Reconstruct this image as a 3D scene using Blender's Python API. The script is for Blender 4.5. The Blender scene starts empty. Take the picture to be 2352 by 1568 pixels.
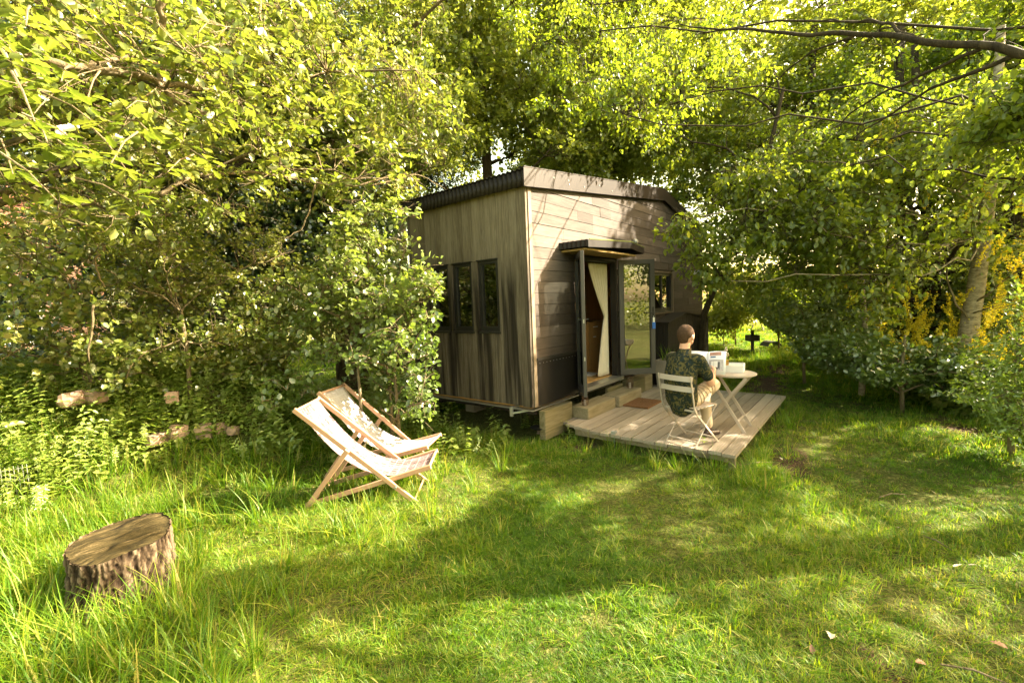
import bpy, bmesh, math, random
import numpy as np
from mathutils import Vector, Matrix
from math import radians as R, sin, cos, pi
random.seed(11); RS = np.random.RandomState(5)
SC = bpy.context.scene
COL = SC.collection
# ------------------------------------------------------------ camera, sky, sun, exposure
RCW = np.array([[0.62903, 0.08991, -0.77216], [-0.77637, 0.02151, -0.62994], [-0.04003, 0.99572, 0.08333]])
_x = RCW[:, 0] / np.linalg.norm(RCW[:, 0]); _z = np.cross(_x, RCW[:, 1]); _z /= np.linalg.norm(_z); _y = np.cross(_z, _x)
RCW = np.stack([_x, _y, _z], 1)
CAM = np.array([-4.524, -3.386, 1.84]); FPX = 1023.67
cd = bpy.data.cameras.new('camera'); cam = bpy.data.objects.new('camera', cd); COL.objects.link(cam)
M4 = Matrix.Identity(4)
for i in range(3):
    for j in range(3): M4[i][j] = RCW[i, j]
    M4[i][3] = CAM[i]
cam.matrix_world = M4; cd.sensor_width = 36; cd.lens = 15.668; cd.clip_end = 900; cd.clip_start = .05
SC.camera = cam
SUN = np.array([1.0, -.95, .96]); SUN /= np.linalg.norm(SUN)
world = bpy.data.worlds.new('World'); SC.world = world; world.use_nodes = True
nt = world.node_tree; nt.nodes.clear()
wo = nt.nodes.new('ShaderNodeOutputWorld'); bg = nt.nodes.new('ShaderNodeBackground'); sk = nt.nodes.new('ShaderNodeTexSky')
sk.sky_type = 'NISHITA'; sk.sun_disc = False; sk.sun_elevation = math.asin(SUN[2]); sk.sun_rotation = math.atan2(SUN[0], SUN[1])
sk.air_density = 1.0; sk.dust_density = 3.0; sk.ozone_density = 1.0
wm = nt.nodes.new('ShaderNodeMix'); wm.data_type = 'RGBA'; wm.blend_type = 'MULTIPLY'; wm.inputs[0].default_value = 1
wm.inputs[7].default_value = (1.0, .79, .43, 1)
nt.links.new(sk.outputs[0], wm.inputs[6]); nt.links.new(wm.outputs[2], bg.inputs[0]); nt.links.new(bg.outputs[0], wo.inputs[0])
bg.inputs[1].default_value = .15
sl = bpy.data.lights.new('sun', 'SUN'); sl.energy = 4.4; sl.angle = R(.55); sl.color = (1, .87, .65)
so = bpy.data.objects.new('sun', sl); COL.objects.link(so); so.rotation_euler = Vector(SUN).to_track_quat('Z', 'Y').to_euler()
so.location = (10, -6, 12)
vs = SC.view_settings; vs.view_transform = 'Standard'; vs.look = 'None'; vs.gamma = 1; vs.use_curve_mapping = False; vs.exposure = 3.2
SC.render.engine = 'CYCLES'
cy = SC.cycles; cy.max_bounces = 8; cy.diffuse_bounces = 4; cy.glossy_bounces = 3; cy.transmission_bounces = 6; cy.transparent_max_bounces = 8
cy.sample_clamp_indirect = 8; cy.caustics_reflective = False; cy.caustics_refractive = False; cy.use_denoising = True
try: cy.denoiser = 'OPENIMAGEDENOISE'
except Exception: pass
# ------------------------------------------------------------ projection helpers (photo pixel at 2352 wide -> world)
def ray(u, v): return RCW @ np.array([(u - 1176) / FPX, -(v - 784) / FPX, -1.])
def pl(u, v, ax, val):
    d = ray(u, v); return CAM + d * ((val - CAM[ax]) / d[ax])
def pd(u, v, d):
    r = ray(u, v); h = math.hypot(r[0], r[1]); return CAM + r * (d / h)
def proj(P):
    c = (np.asarray(P) - CAM) @ RCW
    z = np.where(-c[..., 2] > .01, -c[..., 2], .01)
    return 1176 + FPX * c[..., 0] / z, 784 - FPX * c[..., 1] / z, -c[..., 2]
def sstep(a, b, x):
    t = np.clip((x - a) / (b - a), 0, 1); return t * t * (3 - 2 * t)
def hgt(x, y):
    x = np.asarray(x, float); y = np.asarray(y, float)
    m = 1.05 * sstep(1.7, 4.3, y + .45 * (x + 3)) * (1 - sstep(-2.3, -.5, x)) 
    r = .45 * sstep(5.0, 8.5, -y - .12 * (x - 4)) * sstep(0, 4, x)
    b = .02 * np.sin(x * 1.7 + y * .9) + .015 * np.sin(y * 2.3 - x * .6) + .01 * np.sin(x * 4.1) * np.sin(y * 3.7)
    hut = (1 - sstep(-.6, .4, np.abs(x - 3.4) - 3.9)) * (1 - sstep(-.3, .6, np.abs(y - .2) - 2.5))
    return m + r + b * (1 - hut)
def gp(u, v):
    z = 0.
    for _ in range(12):
        p = pl(u, v, 2, z); z = .5 * z + .5 * float(hgt(p[0], p[1]))
    return p
# ------------------------------------------------------------ materials
MATS = {}
def newmat(name):
    m = bpy.data.materials.new(name); m.use_nodes = True; m.node_tree.nodes.clear()
    o = m.node_tree.nodes.new('ShaderNodeOutputMaterial'); MATS[name] = m
    return m, m.node_tree, o
def N(t, k, **kw):
    n = t.nodes.new(k)
    for a, b in kw.items(): setattr(n, a, b)
    return n
def ramp(t, stops, src=None, interp='LINEAR'):
    r = N(t, 'ShaderNodeValToRGB'); r.color_ramp.interpolation = interp
    e = r.color_ramp.elements
    while len(e) < len(stops): e.new(.5)
    for k, (p, c) in enumerate(stops): e[k].position = p; e[k].color = (*c, 1)
    if src is not None: t.links.new(src, r.inputs[0])
    return r
def mapped(t, scale, coord='Object', rot=(0, 0, 0)):
    tc = N(t, 'ShaderNodeTexCoord'); mp = N(t, 'ShaderNodeMapping'); mp.inputs['Scale'].default_value = scale; mp.inputs['Rotation'].default_value = rot
    t.links.new(tc.outputs[coord], mp.inputs[0]); return mp.outputs[0]
def noise(t, vec, scale, detail=4, rough=.6, dist=0.):
    n = N(t, 'ShaderNodeTexNoise'); n.inputs['Scale'].default_value = scale; n.inputs['Detail'].default_value = detail
    n.inputs['Roughness'].default_value = rough; n.inputs['Distortion'].default_value = dist
    if vec is not None: t.links.new(vec, n.inputs['Vector'])
    return n.outputs[0]
def math_(t, op, a, b=None, c=None):
    n = N(t, 'ShaderNodeMath', operation=op)
    for i, s in enumerate((a, b, c)):
        if s is None: continue
        if isinstance(s, (int, float)): n.inputs[i].default_value = s
        else: t.links.new(s, n.inputs[i])
    return n.outputs[0]
def mixc(t, fac, a, b, mode='MIX'):
    n = N(t, 'ShaderNodeMix', data_type='RGBA', blend_type=mode)
    for i, s in ((0, fac), (6, a), (7, b)):
        if isinstance(s, (int, float)): n.inputs[i].default_value = s
        elif isinstance(s, tuple): n.inputs[i].default_value = (*s, 1)
        else: t.links.new(s, n.inputs[i])
    return n.outputs[2]
def bsdf(t, o, color, rough=.6, metal=0., bump=None, bstr=.3, bdist=.01, spec=.5):
    b = N(t, 'ShaderNodeBsdfPrincipled'); b.inputs['Roughness'].default_value = rough; b.inputs['Metallic'].default_value = metal
    b.inputs['Specular IOR Level'].default_value = spec
    if isinstance(color, tuple): b.inputs['Base Color'].default_value = (*color, 1)
    else: t.links.new(color, b.inputs['Base Color'])
    if bump is not None:
        bm_ = N(t, 'ShaderNodeBump'); bm_.inputs['Strength'].default_value = bstr; bm_.inputs['Distance'].default_value = bdist
        t.links.new(bump, bm_.inputs['Height']); t.links.new(bm_.outputs[0], b.inputs['Normal'])
    t.links.new(b.outputs[0], o.inputs[0]); return b
def simple(name, col, rough=.6, metal=0., var=.15, nscale=8., bstr=.1, spec=.5):
    m, t, o = newmat(name)
    n = noise(t, mapped(t, (1, 1, 1)), nscale, 5, .65)
    r = ramp(t, [(.25, tuple(c * (1 - var) for c in col)), (.75, tuple(min(1, c * (1 + var)) for c in col))], n)
    bsdf(t, o, r.outputs[0], rough, metal, n, bstr, .004, spec); return m
def wood(name, stops, axis, grain=26., rough=.75, bstr=.35, rnd=.5, stain=None, wf=.5):
    m, t, o = newmat(name)
    s = [grain, grain, grain]; s[axis] = grain * .05
    oi = N(t, 'ShaderNodeObjectInfo')
    tc = N(t, 'ShaderNodeTexCoord'); off = N(t, 'ShaderNodeVectorMath', operation='SCALE'); cmb = N(t, 'ShaderNodeCombineXYZ')
    for i in range(3): t.links.new(oi.outputs['Random'], cmb.inputs[i])
    t.links.new(cmb.outputs[0], off.inputs[0]); off.inputs['Scale'].default_value = 13.7
    ad = N(t, 'ShaderNodeVectorMath', operation='ADD'); t.links.new(tc.outputs['Object'], ad.inputs[0]); t.links.new(off.outputs[0], ad.inputs[1])
    mp = N(t, 'ShaderNodeMapping'); mp.inputs['Scale'].default_value = s; t.links.new(ad.outputs[0], mp.inputs[0])
    fine = noise(t, mp.outputs[0], 1.6, 6, .7, .6)
    mp2 = N(t, 'ShaderNodeMapping'); s2 = [5., 5., 5.]; s2[axis] = .8; mp2.inputs['Scale'].default_value = s2; t.links.new(ad.outputs[0], mp2.inputs[0])
    broad = noise(t, mp2.outputs[0], 1.2, 4, .6, 1.2)
    f = math_(t, 'ADD', math_(t, 'MULTIPLY', fine, wf), math_(t, 'MULTIPLY', broad, 1 - wf))
    f = math_(t, 'ADD', f, math_(t, 'MULTIPLY', math_(t, 'SUBTRACT', oi.outputs['Random'], .5), rnd))
    c = ramp(t, stops, f).outputs[0]
    if stain: c = stain(t, tc, fine, broad, c)
    bsdf(t, o, c, rough, 0, fine, bstr, .004, .3); return m
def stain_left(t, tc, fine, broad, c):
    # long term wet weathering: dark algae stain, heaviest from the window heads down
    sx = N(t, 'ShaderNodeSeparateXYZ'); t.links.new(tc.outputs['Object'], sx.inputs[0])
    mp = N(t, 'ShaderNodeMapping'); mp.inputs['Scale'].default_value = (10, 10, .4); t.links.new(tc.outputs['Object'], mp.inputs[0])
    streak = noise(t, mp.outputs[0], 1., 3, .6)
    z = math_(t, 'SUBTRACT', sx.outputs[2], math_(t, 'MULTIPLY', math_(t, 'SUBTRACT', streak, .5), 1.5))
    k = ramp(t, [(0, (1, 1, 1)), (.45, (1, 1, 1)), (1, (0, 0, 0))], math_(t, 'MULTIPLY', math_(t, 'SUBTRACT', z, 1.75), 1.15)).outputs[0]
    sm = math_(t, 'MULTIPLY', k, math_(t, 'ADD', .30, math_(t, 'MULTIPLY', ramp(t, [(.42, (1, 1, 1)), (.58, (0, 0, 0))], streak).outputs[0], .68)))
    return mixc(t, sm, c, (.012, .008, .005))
GREY = [(.12, (.04, .03, .02)), (.4, (.12, .09, .06)), (.62, (.24, .185, .13)), (.9, (.38, .30, .22))]
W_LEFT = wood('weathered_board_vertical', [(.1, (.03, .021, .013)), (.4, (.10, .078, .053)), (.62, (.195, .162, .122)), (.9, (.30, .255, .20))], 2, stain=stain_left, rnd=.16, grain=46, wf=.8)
def stain_side(t, tc, fine, broad, c):
    sx = N(t, 'ShaderNodeSeparateXYZ'); t.links.new(tc.outputs['Object'], sx.inputs[0])
    z = math_(t, 'SUBTRACT', sx.outputs[2], math_(t, 'MULTIPLY', math_(t, 'SUBTRACT', broad, .5), 1.6))
    k = ramp(t, [(0, (.62, .62, .62)), (.5, (.40, .40, .40)), (1, (0, 0, 0))], math_(t, 'MULTIPLY', math_(t, 'SUBTRACT', z, 1.3), .8)).outputs[0]
    return mixc(t, k, c, (.030, .020, .014))
W_SIDE = wood('weathered_board_horizontal', [(.10, (.018, .0145, .012)), (.38, (.056, .044, .037)), (.62, (.115, .093, .080)), (.92, (.215, .18, .16))], 0, rnd=.27, grain=38, wf=.65, stain=stain_side)
W_TRIM = wood('weathered_corner_board', GREY, 2, rnd=.1)
W_DECK = wood('deck_timber', [(.1, (.10, .078, .058)), (.45, (.245, .20, .15)), (.9, (.39, .33, .265))], 0, grain=40, rnd=.34, wf=.6)
W_SLEEP = wood('sleeper_timber', [(.1, (.03, .028, .010)), (.42, (.12, .10, .045)), (.6, (.22, .18, .11)), (.9, (.34, .28, .20))], 0, grain=20, rnd=.3)
W_BLACK = wood('blackened_board', [(.1, (.012, .010, .008)), (.6, (.03, .024, .018)), (.93, (.10, .075, .055))], 2, rnd=.15)
W_PINE = wood('beech_frame', [(.1, (.34, .19, .115)), (.5, (.44, .26, .165)), (.9, (.54, .34, .22))], 0, grain=30, rough=.5, bstr=.08, rnd=.1)
W_OAK = wood('oak_cabinet', [(.1, (.30, .15, .045)), (.5, (.45, .25, .085)), (.9, (.56, .34, .13))], 2, grain=16, rough=.4, bstr=.05)
W_PLY = wood('plywood', [(.1, (.34, .16, .06)), (.5, (.46, .24, .10)), (.9, (.55, .32, .15))], 2, grain=8, rough=.5, bstr=.03)
M_STEEL = simple('brown_painted_steel', (.014, .010, .008), .6, 0, .25, 4, spec=.3)
M_FASC = simple('brown_fascia_steel', (.024, .017, .0135), .55, 0, .2, 5, spec=.25)
M_FRAME = simple('grey_aluminium_frame', (.055, .05, .046), .45, 0, .08)
M_FRAMED = simple('dark_window_frame', (.010, .009, .008), .5, 0, .1)
M_KICK = simple('black_kick_panel', (.014, .012, .011), .5, 0, .3, 3, spec=.2)
M_GALV = simple('galvanised_steel', (.42, .42, .40), .4, .7, .1)
M_CHROME = simple('door_threshold', (.5, .48, .44), .3, .8, .05)
M_CREAM = simple('cream_painted_metal', (.40, .33, .275), .42, 0, .06)
M_CURT = simple('cream_curtain', (.62, .55, .43), .9, 0, .06)
M_WHITE = simple('white_paint', (.78, .75, .70), .5, 0, .03)
M_BLACKM = simple('black_metal', (.012, .011, .010), .5, .2, .2)
M_BLUE = simple('blue_tag', (.01, .12, .50), .35)
M_CONC = simple('fibre_clay', (.30, .255, .20), .85, 0, .2, 6)
M_COIR = simple('coir', (.17, .075, .025), .95, 0, .35, 60, .9)
M_RUST = simple('rusty_wire', (.10, .05, .03), .7, .3, .3)
M_SKIN = simple('skin', (.62, .33, .22), .5, 0, .06, 20)
M_HAIR = simple('short_brown_hair', (.062, .034, .019), .85, 0, .5, 45, 1., spec=.2)
M_CHINO = simple('beige_cotton', (.42, .315, .21), .85, 0, .05, 12)
M_SHOE = simple('dark_brown_leather', (.035, .016, .012), .35, 0, .2)
M_STONE = simple('rubble_stone', (.30, .205, .145), .9, 0, .4, 9, .9)
M_CHARC = simple('dark_interior', (.03, .025, .02), .7)
def cloth(name, base, fig, scale, thr):
    m, t, o = newmat(name)
    vo = noise(t, mapped(t, (1, 1, 1)), scale, 2.5, .6, 1.6)
    k = ramp(t, [(thr - .03, (0, 0, 0)), (thr + .02, (1, 1, 1))], vo).outputs[0]
    v2 = noise(t, mapped(t, (1, 1, 1), rot=(1, 2, 3)), scale * 1.4, 3, .6, 1.)
    k2 = ramp(t, [(.5, base), (.56, (.012, .022, .024))], v2).outputs[0]
    bsdf(t, o, mixc(t, k, k2, fig), .85, spec=.2); return m
M_SHIRT = cloth('leaf_print_cotton', (.012, .018, .012), (.085, .070, .024), 17, .53)
def canvas(name, base, fig, strength):
    m, t, o = newmat(name)
    uv = N(t, 'ShaderNodeUVMap'); mp = N(t, 'ShaderNodeMapping'); mp.inputs['Scale'].default_value = (14, 18, 1); t.links.new(uv.outputs[0], mp.inputs[0])
    br = N(t, 'ShaderNodeTexBrick'); br.inputs['Scale'].default_value = 1; br.inputs['Mortar Size'].default_value = .06; br.inputs['Brick Width'].default_value = 1; br.inputs['Row Height'].default_value = 1
    br.inputs['Color1'].default_value = (1, 1, 1, 1); br.inputs['Color2'].default_value = (.6, .6, .6, 1); br.inputs['Mortar'].default_value = (0, 0, 0, 1); t.links.new(mp.outputs[0], br.inputs[0])
    ns = noise(t, mp.outputs[0], 2.2, 3, .7)
    f = math_(t, 'MULTIPLY', math_(t, 'MULTIPLY', br.outputs[0], strength), ramp(t, [(.34, (0, 0, 0)), (.46, (1, 1, 1))], ns).outputs[0])
    c = mixc(t, f, base, fig)
    d = N(t, 'ShaderNodeBsdfDiffuse'); t.links.new(c, d.inputs[0]); tr = N(t, 'ShaderNodeBsdfTranslucent'); t.links.new(c, tr.inputs[0])
    mx = N(t, 'ShaderNodeMixShader'); mx.inputs[0].default_value = .3; t.links.new(d.outputs[0], mx.inputs[1]); t.links.new(tr.outputs[0], mx.inputs[2]); t.links.new(mx.outputs[0], o.inputs[0]); return m
M_CANVA = canvas('patterned_deckchair_canvas', (.44, .37, .37), (.15, .085, .09), 1.)
M_CANVB = canvas('pale_deckchair_canvas', (.72, .68, .67), (.50, .42, .41), .5)
def glass(name, tint=(.9, .93, .92), dark=.35):
    m, t, o = newmat(name)
    g = N(t, 'ShaderNodeBsdfGlossy'); g.inputs['Roughness'].default_value = .01
    tr = N(t, 'ShaderNodeBsdfTransparent'); tr.inputs[0].default_value = (*tint, 1)
    fr = N(t, 'ShaderNodeFresnel'); fr.inputs[0].default_value = 1.55
    f = math_(t, 'ADD', math_(t, 'MULTIPLY', fr.outputs[0], 1.6), dark)
    mx = N(t, 'ShaderNodeMixShader'); t.links.new(f, mx.inputs[0]); t.links.new(tr.outputs[0], mx.inputs[1]); t.links.new(g.outputs[0], mx.inputs[2]); t.links.new(mx.outputs[0], o.inputs[0]); return m
M_GLASS = glass('double_glazing', (.55, .58, .55), .14); M_GLASSC = glass('clear_glass', (.93, .95, .88), .02)
def juice():
    m, t, o = newmat('orange_drink'); b = bsdf(t, o, (.90, .42, .03), .3); return m
M_JUICE = juice()
# leaf materials: per-leaf tint attribute chooses the pigment; light passes through
def leafmat(name, cols, trans, tmix=.46, gloss=.05, grough=.40):
    m, t, o = newmat(name)
    at = N(t, 'ShaderNodeAttribute', attribute_name='tint'); oi = N(t, 'ShaderNodeObjectInfo')
    f = math_(t, 'ADD', at.outputs['Fac'], math_(t, 'MULTIPLY', math_(t, 'SUBTRACT', oi.outputs['Random'], .5), .001))
    k = len(cols); c = ramp(t, [(i / (k - 1) if k > 1 else 0, cc) for i, cc in enumerate(cols)], f).outputs[0]
    c2 = mixc(t, 1., c, trans, 'MULTIPLY')
    d = N(t, 'ShaderNodeBsdfDiffuse'); t.links.new(c, d.inputs[0]); tr = N(t, 'ShaderNodeBsdfTranslucent'); t.links.new(c2, tr.inputs[0])
    mx = N(t, 'ShaderNodeMixShader'); mx.inputs[0].default_value = tmix; t.links.new(d.outputs[0], mx.inputs[1]); t.links.new(tr.outputs[0], mx.inputs[2])
    g = N(t, 'ShaderNodeBsdfGlossy'); g.inputs['Roughness'].default_value = grough; g.inputs[0].default_value = (1, 1, 1, 1)
    m2 = N(t, 'ShaderNodeMixShader'); m2.inputs[0].default_value = gloss; t.links.new(mx.outputs[0], m2.inputs[1]); t.links.new(g.outputs[0], m2.inputs[2]); t.links.new(m2.outputs[0], o.inputs[0]); return m
TR = (1.65, 1.65, .9)
L_OAK = leafmat('oak_leaf', [(0.064, 0.100, 0.014), (0.110, 0.150, 0.022), (0.174, 0.205, 0.035), (0.255, 0.245, 0.060)], TR)
L_IVY = leafmat('ivy_leaf', [(.022, .050, .009), (.035, .075, .012), (.06, .10, .016)], (1.4, 1.3, .7), .22, .14, .3)
L_HAZEL = leafmat('hazel_leaf', [(.068, .120, .014), (.125, .185, .024), (.22, .265, .06)], TR, .44, .10, .42)
L_BRAM = leafmat('bramble_leaf', [(.040, .080, .009), (.105, .155, .018), (.20, .235, .045), (.31, .25, .08)], TR, .42, .075, .4)
L_BRIGHT = leafmat('maple_leaf', [(0.116, 0.160, 0.018), (0.180, 0.220, 0.030), (0.255, 0.265, 0.050)], (1.7, 1.7, .9), .5)
L_HORN = leafmat('hornbeam_leaf', [(0.081, 0.135, 0.012), (0.133, 0.190, 0.018), (0.197, 0.235, 0.030)], (2.0, 1.85, .8), .60, .045)
L_DARK = leafmat('yew_needle', [(.015, .035, .008), (.03, .055, .012), (.05, .08, .016)], (1.2, 1.2, .8), .2, .06)
L_FAR = leafmat('far_leaf', [(0.087, 0.120, 0.014), (0.139, 0.170, 0.022), (0.220, 0.220, 0.040)], TR, .45)
L_YEL = leafmat('laburnum_flower', [(.55, .50, .02), (.78, .68, .05)], (1.4, 1.2, .6), .4, .03)
L_WEED = leafmat('weed_leaf', [(.095, .165, .014), (.15, .225, .022), (.22, .28, .045), (.30, .31, .08)], TR, .38, .07, .45)
L_GRASS = leafmat('grass_blade', [(.042, .108, .006), (.076, .160, .007), (.122, .215, .009), (.185, .243, .014), (.34, .28, .09)], (1.8, 1.8, .7), .45, .02, .5)
def bark(name, cols, sc=14, vs_=.25, bstr=1.):
    m, t, o = newmat(name); v = mapped(t, (1, 1, vs_)); n = noise(t, v, sc, 6, .7, .8)
    bsdf(t, o, ramp(t, [(.3, cols[0]), (.5, cols[1]), (.7, cols[2])], n).outputs[0], .9, 0, n, bstr, .03, .2); return m
B_DARK = bark('dark_bark', [(.018, .013, .009), (.045, .034, .02), (.08, .062, .034)])
B_OAK = bark('oak_bark', [(.035, .028, .018), (.10, .08, .045), (.22, .17, .10)])
B_BIRCH = bark('pale_bark', [(.10, .08, .05), (.30, .25, .17), (.46, .39, .29)], 10, 3.2, .5)
B_TWIG = bark('twig_bark', [(.07, .055, .03), (.16, .125, .07), (.28, .22, .14)])
B_DTWIG = bark('dark_twig_bark', [(.03, .022, .013), (.06, .045, .027), (.10, .075, .045)])
def stumpbark():
    m, t, o = newmat('stump_bark'); v = mapped(t, (1, 1, .35)); n = noise(t, v, 26, 6, .75, .6)
    at = N(t, 'ShaderNodeAttribute', attribute_name='tint')
    f = math_(t, 'ADD', math_(t, 'MULTIPLY', n, .55), math_(t, 'MULTIPLY', at.outputs['Fac'], .5))
    bsdf(t, o, ramp(t, [(.25, (.010, .006, .004)), (.5, (.065, .045, .028)), (.75, (.20, .15, .10))], f).outputs[0], .95, 0, n, 1., .03, .1); return m
B_STUMP = stumpbark()
def stumptop():
    m, t, o = newmat('cut_wood'); v = mapped(t, (1, 1, 1)); w = N(t, 'ShaderNodeTexWave', wave_type='RINGS', rings_direction='Z'); w.inputs['Scale'].default_value = 22; w.inputs['Distortion'].default_value = 2.5; w.inputs['Detail'].default_value = 3
    t.links.new(v, w.inputs[0]); n = noise(t, mapped(t, (1, 5, 1), rot=(0, 0, .6)), 5, 6, .75, 1.)
    f = math_(t, 'ADD', math_(t, 'MULTIPLY', n, .95), math_(t, 'MULTIPLY', w.outputs[1], .015))
    bsdf(t, o, ramp(t, [(.35, (.010, .007, .003)), (.47, (.035, .027, .009)), (.58, (.075, .055, .022)), (.72, (.22, .165, .10))], f).outputs[0], .9, 0, f, .8, .02, .15); return m
B_CUT = stumptop()
# ------------------------------------------------------------ object helpers
def link(name, me, mats=None, parent=None, loc=None):
    o = bpy.data.objects.new(name, me); COL.objects.link(o)
    if mats is not None and me is not None:
        for m in (mats if isinstance(mats, (list, tuple)) else [mats]): me.materials.append(m)
    if parent is not None: o.parent = parent
    if loc is not None: o.location = loc
    return o
def thing(name, label, cat, loc=(0, 0, 0), rz=0, group=None):
    o = bpy.data.objects.new(name, None); COL.objects.link(o); o.location = loc; o.rotation_euler = (0, 0, rz); o.empty_display_size = .1
    return tag(o, label, cat, group)
def tag(o, label, cat, group=None):
    o['label'] = label; o['category'] = cat
    if group: o['group'] = group
    return o
def kind(o, k): o['kind'] = k; return o
class MB:
    def __init__(s): s.v = []; s.f = []; s.m = []
    def add(s, vs, fs, mi=0):
        b = len(s.v); s.v += [tuple(map(float, p)) for p in vs]; s.f += [tuple(b + i for i in f) for f in fs]; s.m += [mi] * len(fs); return s
    def box(s, a, b, mi=0, M=None):
        (x0, y0, z0), (x1, y1, z1) = a, b
        vs = [(x, y, z) for z in (z0, z1) for y in (y0, y1) for x in (x0, x1)]
        if M is not None: vs = [tuple(M @ Vector(p)) for p in vs]
        return s.add(vs, [(0, 2, 3, 1), (4, 5, 7, 6), (0, 1, 5, 4), (2, 6, 7, 3), (0, 4, 6, 2), (1, 3, 7, 5)], mi)
    def bar(s, p, q, w, h, up=(0, 0, 1), mi=0):
        p = Vector(p); q = Vector(q); d = (q - p).normalized(); u = Vector(up); sd = d.cross(u).normalized(); u = sd.cross(d)
        vs = [c + sd * (w / 2 * a) + u * (h / 2 * b) for c in (p, q) for a, b in ((-1, -1), (1, -1), (1, 1), (-1, 1))]
        return s.add(vs, [(0, 1, 2, 3), (7, 6, 5, 4), (0, 4, 5, 1), (1, 5, 6, 2), (2, 6, 7, 3), (3, 7, 4, 0)], mi)
    def tube(s, pts, rad, n=6, cap=True, mi=0):
        pts = [Vector(p) for p in pts]; rad = rad if isinstance(rad, (list, tuple)) else [rad] * len(pts); vs = []
        u = None
        for i, p in enumerate(pts):
            d = (pts[min(i + 1, len(pts) - 1)] - pts[max(i - 1, 0)]).normalized()
            if u is None: u = d.orthogonal().normalized()
            u = (u - d * u.dot(d)).normalized(); w = d.cross(u)
            vs += [p + (u * cos(2 * pi * k / n) + w * sin(2 * pi * k / n)) * rad[i] for k in range(n)]
        fs = [(i * n + k, i * n + (k + 1) % n, (i + 1) * n + (k + 1) % n, (i + 1) * n + k) for i in range(len(pts) - 1) for k in range(n)]
        if cap: fs += [tuple(range(n - 1, -1, -1)), tuple(range((len(pts) - 1) * n, len(pts) * n))]
        return s.add(vs, fs, mi)
    def prism(s, poly, ax, a, b, mi=0):
        n = len(poly)
        def P(q, t):
            l = list(q); l.insert(ax, t); return l
        vs = [P(q, a) for q in poly] + [P(q, b) for q in poly]
        return s.add(vs, [tuple(range(n)), tuple(range(2 * n - 1, n - 1, -1))] + [(i, i + n, (i + 1) % n + n, (i + 1) % n) for i in range(n)], mi)
    def lathe(s, c, prof, n=20, mi=0):
        vs = [(c[0] + r * cos(2 * pi * k / n), c[1] + r * sin(2 * pi * k / n), c[2] + z) for r, z in prof for k in range(n)]
        fs = [(i * n + k, i * n + (k + 1) % n, (i + 1) * n + (k + 1) % n, (i + 1) * n + k) for i in range(len(prof) - 1) for k in range(n)]
        return s.add(vs, fs, mi)
    def build(s, name, mats, parent=None, smooth=False, loc=None, recalc=True, bevel=0):
        me = bpy.data.meshes.new(name); me.from_pydata(s.v, [], s.f)
        if len(set(s.m)) > 1: me.polygons.foreach_set('material_index', s.m)
        if recalc:
            bm = bmesh.new(); bm.from_mesh(me); bmesh.ops.recalc_face_normals(bm, faces=bm.faces); bm.to_mesh(me); bm.free()
        if smooth: me.polygons.foreach_set('use_smooth', [True] * len(me.polygons))
        me.update(); o = link(name, me, mats, parent, loc)
        if bevel:
            md = o.modifiers.new('bevel', 'BEVEL'); md.width = bevel; md.segments = 1; md.limit_method = 'ANGLE'
        return o
def npmesh(name, V, F, mat, parent=None, tint=None, smooth=False, quads=4):
    me = bpy.data.meshes.new(name); nF = len(F)
    me.vertices.add(len(V)); me.vertices.foreach_set('co', np.asarray(V, np.float32).ravel())
    me.loops.add(nF * quads); me.loops.foreach_set('vertex_index', np.asarray(F, np.int32).ravel())
    me.polygons.add(nF); me.polygons.foreach_set('loop_start', np.arange(0, nF * quads, quads, dtype=np.int32))
    me.update(calc_edges=True)
    if tint is not None:
        a = me.attributes.new('tint', 'FLOAT', 'POINT'); a.data.foreach_set('value', np.asarray(tint, np.float32))
    if smooth: me.polygons.foreach_set('use_smooth', np.ones(nF, bool))
    return link(name, me, mat, parent)
# ------------------------------------------------------------ ground
HC = -.0
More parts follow.
